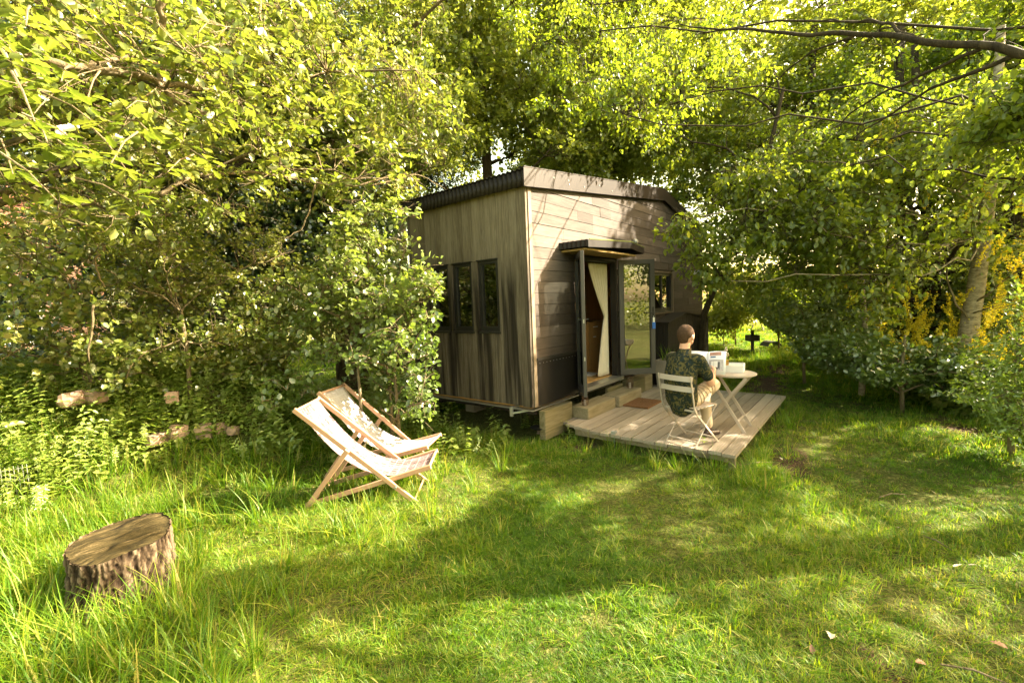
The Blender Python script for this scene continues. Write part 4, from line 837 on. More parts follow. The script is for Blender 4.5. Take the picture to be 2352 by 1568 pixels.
# ---- right side
RG = 'trees overhanging the right side of the lawn'
over = plant('hornbeam_tree', 'hornbeam reaching its long dark bough across the top right', 'tree', tr(foot(2900, 6.4), (2850, 500, 6.3), (2700, 200, 5.9), (2600, 60, 5.7), (2500, -200, 5.6)), [.2, .17, .14, .12, .08],
      [(1500, 130, 6.8, 260, 150, 1., 70), (1900, 120, 6.5, 330, 150, 1.0, 120), (2250, 90, 6.1, 250, 150, .9, 70), (1750, 290, 6.6, 230, 110, .9, 60), (2150, 270, 6.2, 260, 100, .9, 60), (2000, -100, 5.6, 500, 100, 1.2, 50), (1300, 60, 7.4, 200, 120, .9, 36), (2400, 300, 6.4, 160, 140, .8, 34), (1750, 180, 8.5, 260, 150, 1., 60), (2050, 200, 8.5, 260, 150, 1., 60), (1450, 60, 9.5, 240, 130, 1.2, 50)],
      L_HORN, B_DARK, 118, .38, .074, .043, 61, nl=12, group=RG, shape='q', sprays=5, droop=.75, flat=.8, sunp=.15, lm_r=.012, tw_mat=B_DTWIG, curl=.1)
bough(over, B_DARK, [([(2600, 170, 4.6), (2420, 135, 4.5), (2352, 122, 4.5), (2150, 92, 4.6), (1950, 80, 4.9), (1780, 72, 5.2), (1640, 66, 5.5), (1560, 55, 5.8)], .036, .006), ([(2335, 127, 4.5), (2180, 180, 4.7), (2055, 254, 4.9), (1960, 320, 5.2)], .016, .005), ([(2253, 113, 4.55), (2120, 170, 4.8), (1990, 234, 5.1), (1900, 300, 5.4)], .014, .005),
    ([(2100, 87, 4.65), (2030, 55, 4.9), (1950, 50, 5.2), (1890, 48, 5.4)], .014, .005), ([(1960, 82, 5.7), (1850, 130, 6.), (1760, 200, 6.3), (1690, 290, 6.5)], .012, .004)])
birch = plant('birch_tree', 'young tree with smooth pale trunk and low layered branches at the right', 'tree', tr(foot(2196, 10.4), (2212, 850, 10.4), (2228, 740, 10.4), (2248, 620, 10.3), (2264, 510, 10.2), (2285, 320, 10.), (2300, 60, 9.8)), [.15, .135, .12, .105, .09, .07, .045],
      [(2000, 560, 8.6, 140, 55, .8, 42), (1860, 520, 8.2, 150, 70, .8, 50), (1700, 510, 7.8, 110, 90, .7, 40), (1640, 590, 7.4, 70, 70, .5, 22), (1960, 620, 8.6, 130, 60, .7, 34), (2130, 400, 9., 180, 80, 1., 56), (1900, 380, 8.4, 220, 90, 1., 60), (2320, 330, 9.4, 140, 150, 1., 46), (1560, 525, 7.0, 60, 18, .3, 9), (1760, 640, 8.4, 90, 40, .5, 14), (2000, 700, 9.0, 90, 40, .5, 10), (1720, 400, 8, 130, 70, .8, 30)],
      L_HORN, B_BIRCH, 46, .34, .092, .055, 62, nl=13, group=RG, shape='q', sprays=5, droop=.8, flat=.9, sunp=.6, lm_r=.014, tw_mat=B_DTWIG, curl=.12, up=.1, lo=.6)
bough(birch, B_TWIG, [([(2236, 700, 10.3), (2300, 650, 10.1), (2400, 580, 9.8)], .018, .008), ([(2232, 720, 10.3), (2310, 690, 10.), (2420, 610, 9.8)], .014, .007), ([(2228, 735, 10.3), (2190, 690, 10.2), (2172, 600, 10.1), (2165, 540, 10.)], .018, .008)])
plant('laburnum_tree', 'laburnum hung with yellow flower chains on the right bank', 'tree', tr(foot(2150, 12.), (2140, 560, 12), (2110, 300, 11.8), (2100, 100, 11.6)), [.14, .12, .09, .05],
      [(2130, 420, 10.4, 240, 150, 1.2, 80), (2200, 760, 11.8, 190, 110, .6, 80), (2060, 680, 11.4, 160, 90, .8, 40), (2330, 700, 11.4, 130, 150, .6, 60)], L_BRAM, B_DARK, 110, .42, .075, .042, 63, nl=10, group=RG, sprays=3, tint=(.1, .8), droop=.5, sunp=1.,
      flowers=[(2030, 270, 10, 60, 60, .6, 14), (1990, 410, 10, 120, 60, .6, 9), (2110, 735, 10.6, 100, 55, .4, 60), (2160, 820, 10.2, 50, 50, .3, 26), (2320, 650, 10.4, 70, 90, .5, 40), (2330, 780, 9.6, 60, 60, .4, 32), (2330, 480, 9.6, 60, 80, .5, 16), (2080, 810, 9.4, 60, 50, .3, 16), (2000, 650, 10, 60, 50, .4, 8)])
for k, (u, d, lab) in enumerate([(2080, 11.8, 'dark double-stemmed alder in the gloom left of the laburnum'), (1880, 13.5, 'dark alder further back beside the far lawn'), (2330, 12.5, 'dark alder half hidden behind the pale trunk')]):
    plant('alder_tree', lab, 'tree', tr(foot(u, d), (u + 10, 560, d), (u - 25, 330, d), (u - 10, 60, d)), [.17, .14, .11, .07],
          [(u, 300, d, 190, 200, 1.3, 95), (u - 20, 560, d + .6, 170, 140, .9, 60), (u, 740, d + .6, 170, 100, .7, 50)], L_HORN if k != 1 else L_BRIGHT, B_DARK, 120, .55, .10, .065, 64 + k, nl=8, group=RG, sprays=2, sunp=1., tint=(0, .6))
plant('ash_tree', 'tall feathery ash far behind the hornbeam bough', 'tree', tr(foot(1960, 15), (1960, 400, 15), (1950, 100, 14.6), (1950, -100, 14.4)), [.2, .16, .12, .08], [(1820, 60, 14.5, 230, 160, 1.8, 80), (2160, 60, 14, 230, 170, 1.8, 80), (2000, 240, 14.5, 240, 110, 1.5, 60), (2380, 120, 13, 160, 200, 1.5, 50)], L_BRIGHT, B_DARK, 110, .75, .14, .10, 69, nl=8, group=RG, sprays=2)
plant('young_tree', 'thin pale sapling trunk in the shade between lawn and thicket', 'tree', tr(foot(1982, 9.6), (1988, 780, 9.6), (1982, 690, 9.6), (1975, 560, 9.5)), [.05, .045, .04, .03], [(1970, 560, 9.5, 90, 80, .5, 24)], L_HORN, B_BIRCH, 90, .35, .08, .05, 68, nl=4, group=RG, droop=.6, sunp=1.)
RB = 'low bushes along the right edge of the lawn'
shrub('shaded dogwood bush at the far right edge of the lawn', foot(1850, 10.5), [(1820, 740, 10.8, 110, 70, .7, 40), (1900, 790, 9.8, 90, 50, .5, 30)], L_HAZEL, 110, .36, .08, .055, 71, group=RB, tint=(.1, .8), shape='k')
shrub('dark bushy undergrowth left of the pale trunk', foot(2080, 8.6), [(2060, 835, 8.8, 170, 60, .6, 70), (1960, 850, 8.6, 90, 40, .4, 30), (2130, 870, 9.2, 120, 35, .4, 40), (2240, 890, 9.0, 80, 30, .4, 26)], L_HAZEL, 100, .28, .07, .05, 72, group=RB, tint=(0, .5))
shrub('feathery green bush in front of the pale trunk at the right edge', foot(2340, 7.0), [(2330, 930, 6.8, 90, 60, .5, 44), (2390, 820, 6.8, 70, 110, .5, 34)], L_WEED, 110, .30, .06, .02, 73, group=RB, tint=(0, .6), sprays=4)
shrub('pale yellow flowering bush glowing in the far clearing', foot(1690, 18.5), [(1690, 690, 18, 62, 62, 1.4, 70), (1655, 730, 17, 30, 24, .6, 16)], L_BRIGHT, 110, .6, .13, .10, 74, group='bushes round the far clearing', shape='k', tint=(.6, 1))
shrub('green bush right of the flowering one across the clearing', foot(1790, 16.5), [(1790, 690, 16.5, 75, 70, 1.2, 80)], L_HORN, 110, .55, .13, .09, 75, group='bushes round the far clearing', shape='k')
# ---- woodland closing the view: one countless mass
def woodland():
    t = kind(bpy.data.objects.new('woodland', None), 'stuff'); 
    C = blob_pts([(u, v, d, 190, 190, 2., 36) for u, v, d in [(u, v, d + 3 * ((u // 170) % 2)) for u in range(-150, 2600, 170) for v, d in ((120, 20), (400, 22), (620, 23))] if not (1560 < u < 1760 and v > 300)] + [(1640, 330, 24, 120, 110, 2, 24)], 81)
    rr = np.full(len(C), 1.2); bpy.data.objects.remove(t)
    return make_foliage('woodland', L_FAR, None, C, rr, 70, .24, .18, 82, 'k', hutm=.2, sunp=1.)
woodland()
def hedgerow():
    rs = np.random.RandomState(90); a = rs.uniform(R(-175), R(-12), 330); r = rs.uniform(17, 23, 330); C = np.stack([-1 + r * np.cos(a), -3 + r * np.sin(a), rs.uniform(.4, 6.2, 330)], 1)
    make_foliage('far_hedgerow', L_FAR, None, C, np.full(330, 1.3), 80, .24, .18, 91, 'k', hutm=.2, ov=False)
hedgerow()
# backlight shade trees off the right edge: real crowns whose shade falls over deck and lawn
plant('beech_tree', 'beech standing at the right edge of the lawn out of the picture', 'tree', [np.array([8.2, -7.6, .1]), np.array([8.1, -7.5, 3]), np.array([8, -7.4, 7])], [.25, .2, .1], [], L_HORN, B_DARK, 10, .5, .1, .06, 91) if False else None
def shade_tree(label, base, ells, seed, K=90):
    t = thing('beech_tree', label, 'tree', base, 0, RG); rs = np.random.RandomState(seed); C = []
    for (cx, cyy, cz_, rx, ry, rz, n) in ells:
        q = unit(rs.randn(n, 3)) * rs.rand(n, 1) ** .4; C.append(np.array([cx, cyy, cz_]) + q * np.array([rx, ry, rz]))
    C = np.concatenate(C); C = C[~open_view(C)]; b = np.array(base, float); top = np.array([np.mean(C[:, 0]), np.mean(C[:, 1]), np.mean(C[:, 2])])
    T = [b, b * .6 + top * .4 + np.array([.1, .1, 0]), top]; m = MB(); m.tube([tuple(p) for p in T], [.22, .17, .08], 10); o = m.build('trunk', B_DARK, smooth=True); o.parent = t; o.matrix_parent_inverse = Matrix.Translation(-Vector(base))
    Lb, (TP, TRr) = limbs(T, [.22, .17, .08], C, 8, seed, .07)
    for P, r in Lb:
        m = MB(); m.tube([tuple(p) for p in P], list(r), 6); o = m.build('branch', B_DARK, smooth=True); o.parent = t; o.matrix_parent_inverse = Matrix.Translation(-Vector(base))
    for ob in (kind(npmesh('twigs', *batch_tubes(TP, TRr, 4), B_DTWIG), 'stuff'), make_foliage('crown', L_HORN, None, C, np.full(len(C), .6), K, .12, .075, seed + 1, 'k', sunp=1., droop=.4)):
        ob.parent = t; ob.matrix_parent_inverse = Matrix.Translation(-Vector(base))
shade_tree('tall beech at the right beyond the lawn, its crown shading the deck', (10.5, -10.5, .3), [(9.6, -8.6, 6.4, 2.0, 1.5, 1.6, 60), (7.2, -7.6, 5.8, 1.8, 1.7, 1.6, 80)], 101)
shade_tree('broad beech close to the right edge, its crown shading the lawn', (4.6, -11.2, .3), [(4.8, -8.9, 5.8, 2.0, 1.8, 1.7, 80), (2.2, -8.8, 6.0, 2.2, 1.8, 1.6, 80)], 105)
shade_tree('beech on the right bank behind the laburnum', (14.5, -6.6, .3), [(13., -5.6, 6.8, 2.4, 1.6, 2.2, 110)], 109)
# ------------------------------------------------------------ deckchairs
def deckchair(label, org, dvec, zg, canvas_m, wdt=.56):
    d = Vector((dvec[0], dvec[1], 0)).normalized(); w = Vector((-d.y, d.x, 0))   # w points to the far rail
    t = thing('deckchair', label, 'deckchair', (org[0], org[1], zg), 0, 'deckchairs on the grass')
    P = lambda s, z, k: d * s + w * (k * wdt) + Vector((0, 0, z))
    def rail(a, b, k, nm, t_=.026, h=.045):
        m = MB(); m.bar(P(*a, k), P(*b, k), t_, h, (d.x * .3, d.y * .3, 1)); m.build(nm, W_PINE, t, bevel=.004)
    for k in (0, 1):
        e = .0
        rail((-.05, .955), (1.06, -.02), k + (.03 if k == 0 else -.03), 'back_rail'); rail((-.02, .03), (1.17, .345), k + (.085 if k == 0 else -.085), 'seat_rail'); rail((.425, .56), (-.03, -.02), k + (-.025 if k == 0 else .025), 'prop_leg')
    for a, k0, k1, nm, r in (((-.03, .945), .03, .97, 'top_bar', .014), ((1.15, .34), .085, .915, 'front_bar', .014), ((1.0, .035), .03, .97, 'foot_bar', .011), ((.03, .045), .085, .915, 'rear_bar', .011), ((.02, .035), -.025, 1.025, 'prop_bar', .011)):
        m = MB(); m.tube([P(*a, k0), P(*a, k1)], r, 8); m.build(nm, W_PINE, t, smooth=True)
    for k, s, z in ((.03, .425, .55), (.97, .425, .55), (.03, .84, .18), (.97, .84, .18)):
        m = MB(); c = P(s, z, k); q = -w if k < .5 else w; m.tube([c + q * .014, c + q * .032], .011, 8); m.build('bolt', M_GALV, t)
    NS, NW = 30, 8; a = Vector((-.035, .955)); b = Vector((.74, .145)); b2 = Vector((.80, .20)); c = Vector((1.165, .352)); vs_, uv = [], []
    for i in range(NS + 1):
        u = i / NS; q = a * (1 - u) ** 3 + Vector((.30, .42)) * 3 * u * (1 - u) ** 2 + Vector((.62, .12)) * 3 * u * u * (1 - u) + c * u ** 3
        for j in range(NW + 1):
            k = .10 + .80 * j / NW; sg_ = .012 * sin(pi * j / NW); vs_.append(P(q.x - sg_ * .5, q.y - sg_, k)); uv.append((j / NW * .6, u * 1.0))
    fs_ = [(i * (NW + 1) + j, i * (NW + 1) + j + 1, (i + 1) * (NW + 1) + j + 1, (i + 1) * (NW + 1) + j) for i in range(NS) for j in range(NW)]
    o = MB().add(vs_, fs_).build('canvas', canvas_m, t, smooth=True, recalc=False); ul = o.data.uv_layers.new(name='UVMap')
    for lp in o.data.loops: ul.data[lp.index].uv = uv[lp.vertex_index]
    md = o.modifiers.new('t', 'SOLIDIFY'); md.thickness = .0025
    return t
deckchair('nearer deckchair with mauve patterned canvas on the lawn', (-2.66, .69), (.65, -.76), .0, M_CANVA)
deckchair('farther deckchair with plain-looking blown white canvas', (-2.12, 1.30), (.50, -.86), .0, M_CANVB)
# ------------------------------------------------------------ folding chair, table and things on it
FV = Vector((.955, -.297, 0)); LV = Vector((.297, .955, 0)); O0 = Vector((.60, -1.79, .203)); OM = Vector((.555, -1.735, .195))
def LP(f, l, z): return FV * f + LV * l + Vector((0, 0, z))
ch = thing('folding_chair', 'cream folding bistro chair the man sits on', 'chair', tuple(O0))
for s_ in (-1, 1):
    y = s_ * .205
    m = MB()
    pts = [LP(-.30, y, .80), LP(-.275, y, .66), LP(-.235, y, .45), LP(-.19, y, .37), LP(.20, y * 1.0, .0)]
    for a, b in zip(pts[:-1], pts[1:]): m.bar(a, b, .010, .026, (1, 0, .4))
    m.build('back_post', M_CREAM, ch, bevel=.002)
    m = MB(); y2 = s_ * .185
    for a, b in zip([LP(.20, y2, .425), LP(-.20, y2, .0)][:-1], [LP(-.20, y2, .0)]): m.bar(a, b, .010, .024, (1, 0, .4))
    m.build('leg', M_CREAM, ch, bevel=.002)
for zz, ff, dz in ((.765, -.292, .055), (.65, -.272, .055)):
    m = MB(); n_ = 8; vs_ = []
    for i in range(n_ + 1):
        l = -.215 + .43 * i / n_; bow = -.028 * (1 - (2 * i / n_ - 1) ** 2)
        for a, b in ((-.006, -dz / 2), (.006, -dz / 2), (.006, dz / 2), (-.006, dz / 2)): vs_.append(LP(ff + bow + a - b * -.25 + .012, l, zz + b))
    m.add(vs_, [(i * 4 + k, i * 4 + (k + 1) % 4, i * 4 + 4 + (k + 1) % 4, i * 4 + 4 + k) for i in range(n_) for k in range(4)] + [(0, 1, 2, 3), (n_ * 4 + 3, n_ * 4 + 2, n_ * 4 + 1, n_ * 4)]); m.build('back_slat', M_CREAM, ch, bevel=.002)
for i in range(6): m = MB(); m.box((0, 0, 0), (.052, .40, .012)); o_ = m.build('seat_slat', M_CREAM, ch, bevel=.002); o_.matrix_basis = Matrix(((FV.x, LV.x, 0, LP(-.17 + i * .063, -.20, .42).x), (FV.y, LV.y, 0, LP(-.17 + i * .063, -.20, .42).y), (0, 0, 1, .42), (0, 0, 0, 1)))
for a_, b_, w_ in ((LP(-.19, -.2, .40), LP(-.19, .2, .40), .02), (LP(.20, -.185, .41), LP(.20, .185, .41), .02), (LP(-.15, -.185, .05), LP(-.15, .185, .05), .015), (LP(.14, -.2, .06), LP(.14, .2, .06), .015)): m = MB(); m.bar(a_, b_, .01, w_); m.build('cross_bar', M_CREAM, ch)
TBL = Vector((1.42, -2.02, .203))
tb = thing('round_table', 'cream round folding bistro table at the deck edge', 'table', tuple(TBL), -pi / 2)
m = MB(); m.lathe((0, 0, .66), [(.001, 0), (.27, 0), (.285, .006), (.285, .022), (.275, .026), (.001, .026)], 40); m.build('tabletop', M_CREAM, tb, smooth=False)
for yy in (-.20, .16):
    m = MB(); m.bar((.21, yy, .655), (-.30, yy, .0), .013, .034, (1, 0, .4)); m.build('leg', M_CREAM, tb, bevel=.002)
    m = MB(); pts = [(-.22, yy - .02, .655), (-.12, yy - .02, .40), (.03, yy - .02, .12), (.12, yy - .02, .0)]
    pts = [(-.20, yy - .02, .655), (-.27 + .12, yy - .02, .42), (-.02, yy - .02, .14), (.12, yy - .02, 0)] if False else [(-.20, yy - .02, .655), (.20, yy - .02, 0)]
    for a, b in zip(pts[:-1], pts[1:]): m.bar(a, b, .013, .034, (1, 0, .4))
    m.build('leg', M_CREAM, tb, bevel=.002)
for a_, b_ in (((.12, -.22, .13), (.12, .14, .13)), ((-.21, -.20, .12), (-.21, .16, .12)), ((.19, -.2, .648), (.19, .16, .648)), ((-.19, -.22, .648), (-.19, .14, .648))): m = MB(); m.bar(a_, b_, .022, .012); m.build('cross_bar', M_CREAM, tb)
TZ = .203 + .687
ty = thing('serving_tray', 'white wooden tray box on the round table', 'tray', (1.55, -1.99, TZ), R(8))
m = MB(); m.box((-.15, -.15, 0), (.15, .15, .012)); m.build('base', M_WHITE, ty)
for a, b in (((-.15, -.15, .0125), (.15, -.138, .085)), ((-.15, .138, .0125), (.15, .15, .085)), ((-.15, -.1375, .0125), (-.138, .1375, .085)), ((.138, -.1375, .0125), (.15, .1375, .085))): m = MB(); m.box(a, b); m.build('side', M_WHITE, ty)
m = MB(); m.box((-.137, -.137, .06), (.137, .137, .07)); m.build('inner_shelf', M_WHITE, ty)
bt = thing('drink_bottle', 'swing-top glass bottle of orange juice standing on the tray', 'bottle', (1.51, -1.94, TZ + .071))
m = MB(); m.lathe((0, 0, 0), [(.001, .0), (.034, .0), (.036, .01), (.036, .135), (.03, .155), (.02, .17), (.02, .182)], 22); m.build('glass_body', M_GLASSC, bt, smooth=True)
m = MB(); m.lathe((0, 0, 0), [(.001, .004), (.032, .004), (.033, .012), (.033, .068), (.001, .068)], 22); m.build('juice', M_JUICE, bt, smooth=True)
m = MB(); m.lathe((0, 0, 0), [(.001, .182), (.022, .182), (.022, .198), (.012, .205), (.001, .206)], 16); m.tube([(.02 + .0, 0, .17), (.045, 0, .185), (.05, 0, .21), (.03, 0, .228), (.0, 0, .232), (-.02, 0, .22), (-.022, 0, .19)], .006, 6); m.build('stopper', M_CREAM, bt, smooth=True)
gl = thing('drinking_glass', 'small glass of orange juice half hidden by the magazine', 'glass', (1.29, -1.91, TZ))
m = MB(); m.lathe((0, 0, 0), [(.001, 0), (.026, 0), (.032, .11), (.030, .11), (.025, .006), (.001, .006)], 20); m.build('tumbler', M_GLASSC, gl, smooth=True); m = MB(); m.lathe((0, 0, 0), [(.001, .008), (.0245, .008), (.028, .065), (.001, .065)], 20); m.build('juice', M_JUICE, gl, smooth=True)
# ------------------------------------------------------------ the man
man = thing('person', 'short-haired man in dark leaf-print shirt and beige trousers reading a magazine', 'person', tuple(OM))
def blobmesh(name, chains, ells, mat, vox, smooth_it=6, parent=man):
    m = MB()
    for pts, rs in chains:
        P = [Vector(p) for p in pts]
        # rounded ends
        Q, RR = [], []
        for i in range(len(P) - 1):
            for k in range(4):
                t = k / 4; Q.append(P[i].lerp(P[i + 1], t)); RR.append(rs[i] * (1 - t) + rs[i + 1] * t)
        Q.append(P[-1]); RR.append(rs[-1]); d0 = (Q[0] - Q[1]).normalized(); d1 = (Q[-1] - Q[-2]).normalized()
        Q = [Q[0] + d0 * RR[0] * .95, Q[0] + d0 * RR[0] * .6] + Q + [Q[-1] + d1 * RR[-1] * .6, Q[-1] + d1 * RR[-1] * .95]; RR = [RR[0] * .25, RR[0] * .8] + RR + [RR[-1] * .8, RR[-1] * .25]
        m.tube(Q, RR, 14)
    for c, r, rot in ells:
        Mx = Matrix.Translation(Vector(c)) @ Matrix(((FV.x, LV.x, 0, 0), (FV.y, LV.y, 0, 0), (0, 0, 1, 0), (0, 0, 0, 1))) @ Matrix.Rotation(rot, 4, 'Y'); n1, n2 = 16, 10; vs_ = []
        for i in range(n2 + 1):
            ph = pi * (i + .02) / (n2 + .04)
            for j in range(n1): vs_.append(Mx @ Vector((r[0] * sin(ph) * cos(2 * pi * j / n1), r[1] * sin(ph) * sin(2 * pi * j / n1), r[2] * cos(ph))))
        m.add(vs_, [(i * n1 + j, i * n1 + (j + 1) % n1, (i + 1) * n1 + (j + 1) % n1, (i + 1) * n1 + j) for i in range(n2) for j in range(n1)] + [tuple(range(n1)), tuple(range((n2 + 1) * n1 - 1, n2 * n1 - 1, -1))])
    o = m.build(name, mat, parent, smooth=True)
    md = o.modifiers.new('remesh', 'REMESH'); md.mode = 'VOXEL'; md.voxel_size = vox; md.use_smooth_shade = True
    md = o.modifiers.new('smooth', 'SMOOTH'); md.iterations = smooth_it; md.factor = .5; return o
sho = {-1: LP(.0, -.185, .955), 1: LP(.02, .185, .955)}
elb = {-1: LP(.13, -.245, .69), 1: LP(.17, .225, .70)}
wri = {-1: LP(.365, -.115, .735), 1: LP(.39, .13, .76)}
hipL, kneeL, ankL = LP(.0, .085, .50), LP(.44, .05, .50), LP(.36, -.06, .105)
hipR, kneeR, ankR = LP(.0, -.09, .50), LP(.42, -.09, .62), LP(.60, .16, .43)
hand_ch = []
for s_ in (-1, 1):
    W_ = wri[s_]; dirp = (LP(.43, -.09 if s_ < 0 else .12, .82) - W_).normalized(); inn = LV * (-s_)
    palm = W_ + dirp * .05; hand_ch.append(([W_, palm + dirp * .03], [.026, .028]))
    sd = dirp.cross(inn).normalized()
    for k, (off, ln) in enumerate(((-.027, .052), (-.009, .060), (.009, .056), (.027, .044))):
        a = palm + sd * off + dirp * .03; b = a + dirp * ln * .5 + inn * .008; c = b + dirp * ln * .25 + inn * .028; hand_ch.append(([a, b, c], [.0085, .008, .0068]))
    a = W_ + dirp * .03 - FV * .02; hand_ch.append(([a, a + dirp * .03 - FV * .015 + inn * .012, a + dirp * .058 - FV * .006 + inn * .03], [.011, .010, .008]))
HC_ = LP(.035, .0, 1.205)
body = blobmesh('body', [([LP(-.03, 0, .45), LP(-.045, 0, .65), LP(-.05, 0, .82), LP(-.02, 0, .95), LP(.0, 0, 1.05), LP(.02, 0, 1.13)], [.11, .10, .10, .085, .060, .057]),
    ([LP(-.0, -.10, .93), sho[-1], elb[-1], wri[-1]], [.06, .055, .046, .03]), ([LP(-.0, .10, .93), sho[1], elb[1], wri[1]], [.06, .055, .046, .03]),
    ([hipL, kneeL, ankL], [.085, .055, .038]), ([hipR, kneeR, ankR], [.085, .055, .038])] + hand_ch,
    [(HC_ + Vector((0, 0, .015)), (.102, .084, .114), .12), (HC_ + FV * .045 + Vector((0, 0, -.055)), (.055, .052, .055), .2), (HC_ + FV * .102 + Vector((0, 0, -.01)), (.014, .012, .026), -.3), (HC_ + LV * .087 + Vector((0, 0, -.012)), (.020, .010, .032), -.15), (HC_ - LV * .087 + Vector((0, 0, -.012)), (.020, .010, .032), -.15)],
    M_SKIN, .0075, 3)
hair = blobmesh('hair', [], [(HC_ + Vector((0, 0, .034)) - FV * .010, (.103, .0895, .104), .12), (HC_ - FV * .045 + Vector((0, 0, -.018)), (.052, .066, .07), 0)], M_HAIR, .009, 5)
shirt = blobmesh('shirt', [([LP(-.05, 0, .43), LP(-.07, 0, .60), LP(-.075, 0, .78), LP(-.04, 0, .93), LP(-.005, 0, 1.02)], [.135, .135, .135, .115, .078]), ([LP(-.055, -.085, .50), LP(-.08, -.09, .75), LP(-.04, -.10, .90)], [.105, .105, .09]), ([LP(-.055, .085, .50), LP(-.08, .09, .75), LP(-.04, .10, .90)], [.105, .105, .09]),
    ([LP(-.03, -.08, .95), sho[-1], sho[-1].lerp(elb[-1], .68)], [.075, .072, .066]), ([LP(-.03, .08, .95), sho[1], sho[1].lerp(elb[1], .68)], [.075, .072, .066])], [], M_SHIRT, .010, 8)
m = MB(); pr = []
for i in range(17):
    a = -pi * .92 + 2 * pi * .92 * i / 16; pr.append(a)
vs_ = [LP(.004 + .068 * -cos(a) - .0 + (.012 if zz else 0), .066 * sin(a), 1.035 + zz + .02 * (1 - cos(a * .5)) * 0) for a in pr for zz in (-.02, .038)]
m.add(vs_, [(2 * i, 2 * i + 2, 2 * i + 3, 2 * i + 1) for i in range(16)]); o_ = m.build('collar', M_SHIRT, man, smooth=True); md = o_.modifiers.new('t', 'SOLIDIFY'); md.thickness = .006
tro = blobmesh('trousers', [([LP(-.045, -.07, .505), LP(-.045, .07, .505)], [.115, .115]), ([hipL, kneeL, kneeL.lerp(ankL, .9)], [.098, .072, .056]), ([hipR, kneeR, kneeR.lerp(ankR, .9)], [.098, .078, .056])], [], M_CHINO, .010, 6)
m = MB()
for k in range(6):
    t_ = .12 + .13 * k; c = hipR.lerp(kneeR, t_) ; rr_ = .098 - .02 * t_; ax = (kneeR - hipR).normalized(); u_ = ax.orthogonal().normalized()
    m.tube([c + Matrix.Rotation(a, 4, ax) @ u_ * (rr_ + .001) + ax * .012 * sin(2 * a + k) for a in [2 * pi * j / 20 for j in range(21)]], .0055, 5, False)
m.build('fabric_folds', M_CHINO, man, smooth=True)
def shoe(ank, d, name='shoe'):
    d = d.normalized(); a = ank - Vector((0, 0, .035)); o = blobmesh(name, [([a - d * .035 - Vector((0, 0, .02)), a + d * .06 - Vector((0, 0, .03)), a + d * .16 - Vector((0, 0, .038))], [.040, .038, .030]), ([ank, a], [.040, .040])], [], M_SHOE, .009, 3)
shoe(ankL, (LP(.8, -.12, 0) - LP(0, 0, 0)) * .1); shoe(ankR, (LP(.5, .2, -.35)))
m = MB(); m.box((-.005, -.025, -.06), (.005, .025, .06), 0, Matrix.Translation(LP(.16, -.185, .52)) @ Matrix.Rotation(.9, 4, 'Y')); m.build('sock', M_WHITE, None).name = 'phone'
ph = bpy.data.objects.get('phone'); ph.location = OM; tag(ph, 'white phone sticking out of the trouser pocket', 'phone')
# magazine held open
def magazine():
    c = Vector(OM) + LP(.49, .04, .845); t = thing('magazine', 'open magazine with a picture page held in both hands', 'magazine', tuple(c))
    rgt = Vector((.20, -.98, 0)).normalized(); up_ = (Vector((.42, .06, .86))).normalized(); nrm = rgt.cross(up_)
    pm, tt, oo = newmat('printed_page'); bsdf(tt, oo, (.74, .72, .74), .5)
    for s_ in (-1, 1):
        vs_ = []; n_ = 8
        for i in range(n_ + 1):
            x = .215 * i / n_; b = -.030 * sin(pi * min(1, x / .215) * .8) - .10 * x * 0
            for zz in (-.145, .145): vs_.append(rgt * (s_ * x * .96) + up_ * zz - nrm * (b + .05 * (x / .215) * -1 * .3))
        m = MB(); m.add(vs_, [(2 * i, 2 * i + 2, 2 * i + 3, 2 * i + 1) for i in range(n_)]); o = m.build('page', pm, t, smooth=True); md = o.modifiers.new('t', 'SOLIDIFY'); md.thickness = .004; md.offset = 0
    def patch(u0, u1, v0, v1, col, nm='print'):
        vs_ = []; n_ = 3
        for i in range(n_ + 1):
            x = u0 + (u1 - u0) * i / n_; b = -.030 * sin(pi * min(1, abs(x) / .215) * .8)
            for zz in (v0, v1): vs_.append(rgt * (x * .96) + up_ * zz - nrm * (b - .015 * abs(x) / .215) + (-nrm) * .0035 * (1 if (-nrm).dot(Vector(CAM) - c) > 0 else -1))
        m = MB(); m.add(vs_, [(2 * i, 2 * i + 2, 2 * i + 3, 2 * i + 1) for i in range(n_)]); q = bpy.data.materials.get('ink_%s' % nm)
        m.build('printed_picture', col, t, recalc=False)
    inkr, inkg, inkb, inkl = simple('ink_skin', (.45, .24, .18), .5, 0, .3, 60), simple('ink_dark', (.06, .06, .06), .5, 0, .3, 60), simple('ink_blue', (.05, .12, .25), .5), simple('ink_grey', (.42, .38, .37), .5, 0, .3, 50)
    patch(.03, .16, .092, .135, inkr); patch(.04, .10, .066, .082, inkb); patch(.025, .19, -.095, .04, inkl); patch(.05, .125, -.055, .020, M_WHITE); patch(.126, .150, -.07, .01, inkg); patch(.05, .15, -.084, -.058, inkg); patch(-.16, -.08, .105, .110, inkl)
magazine()
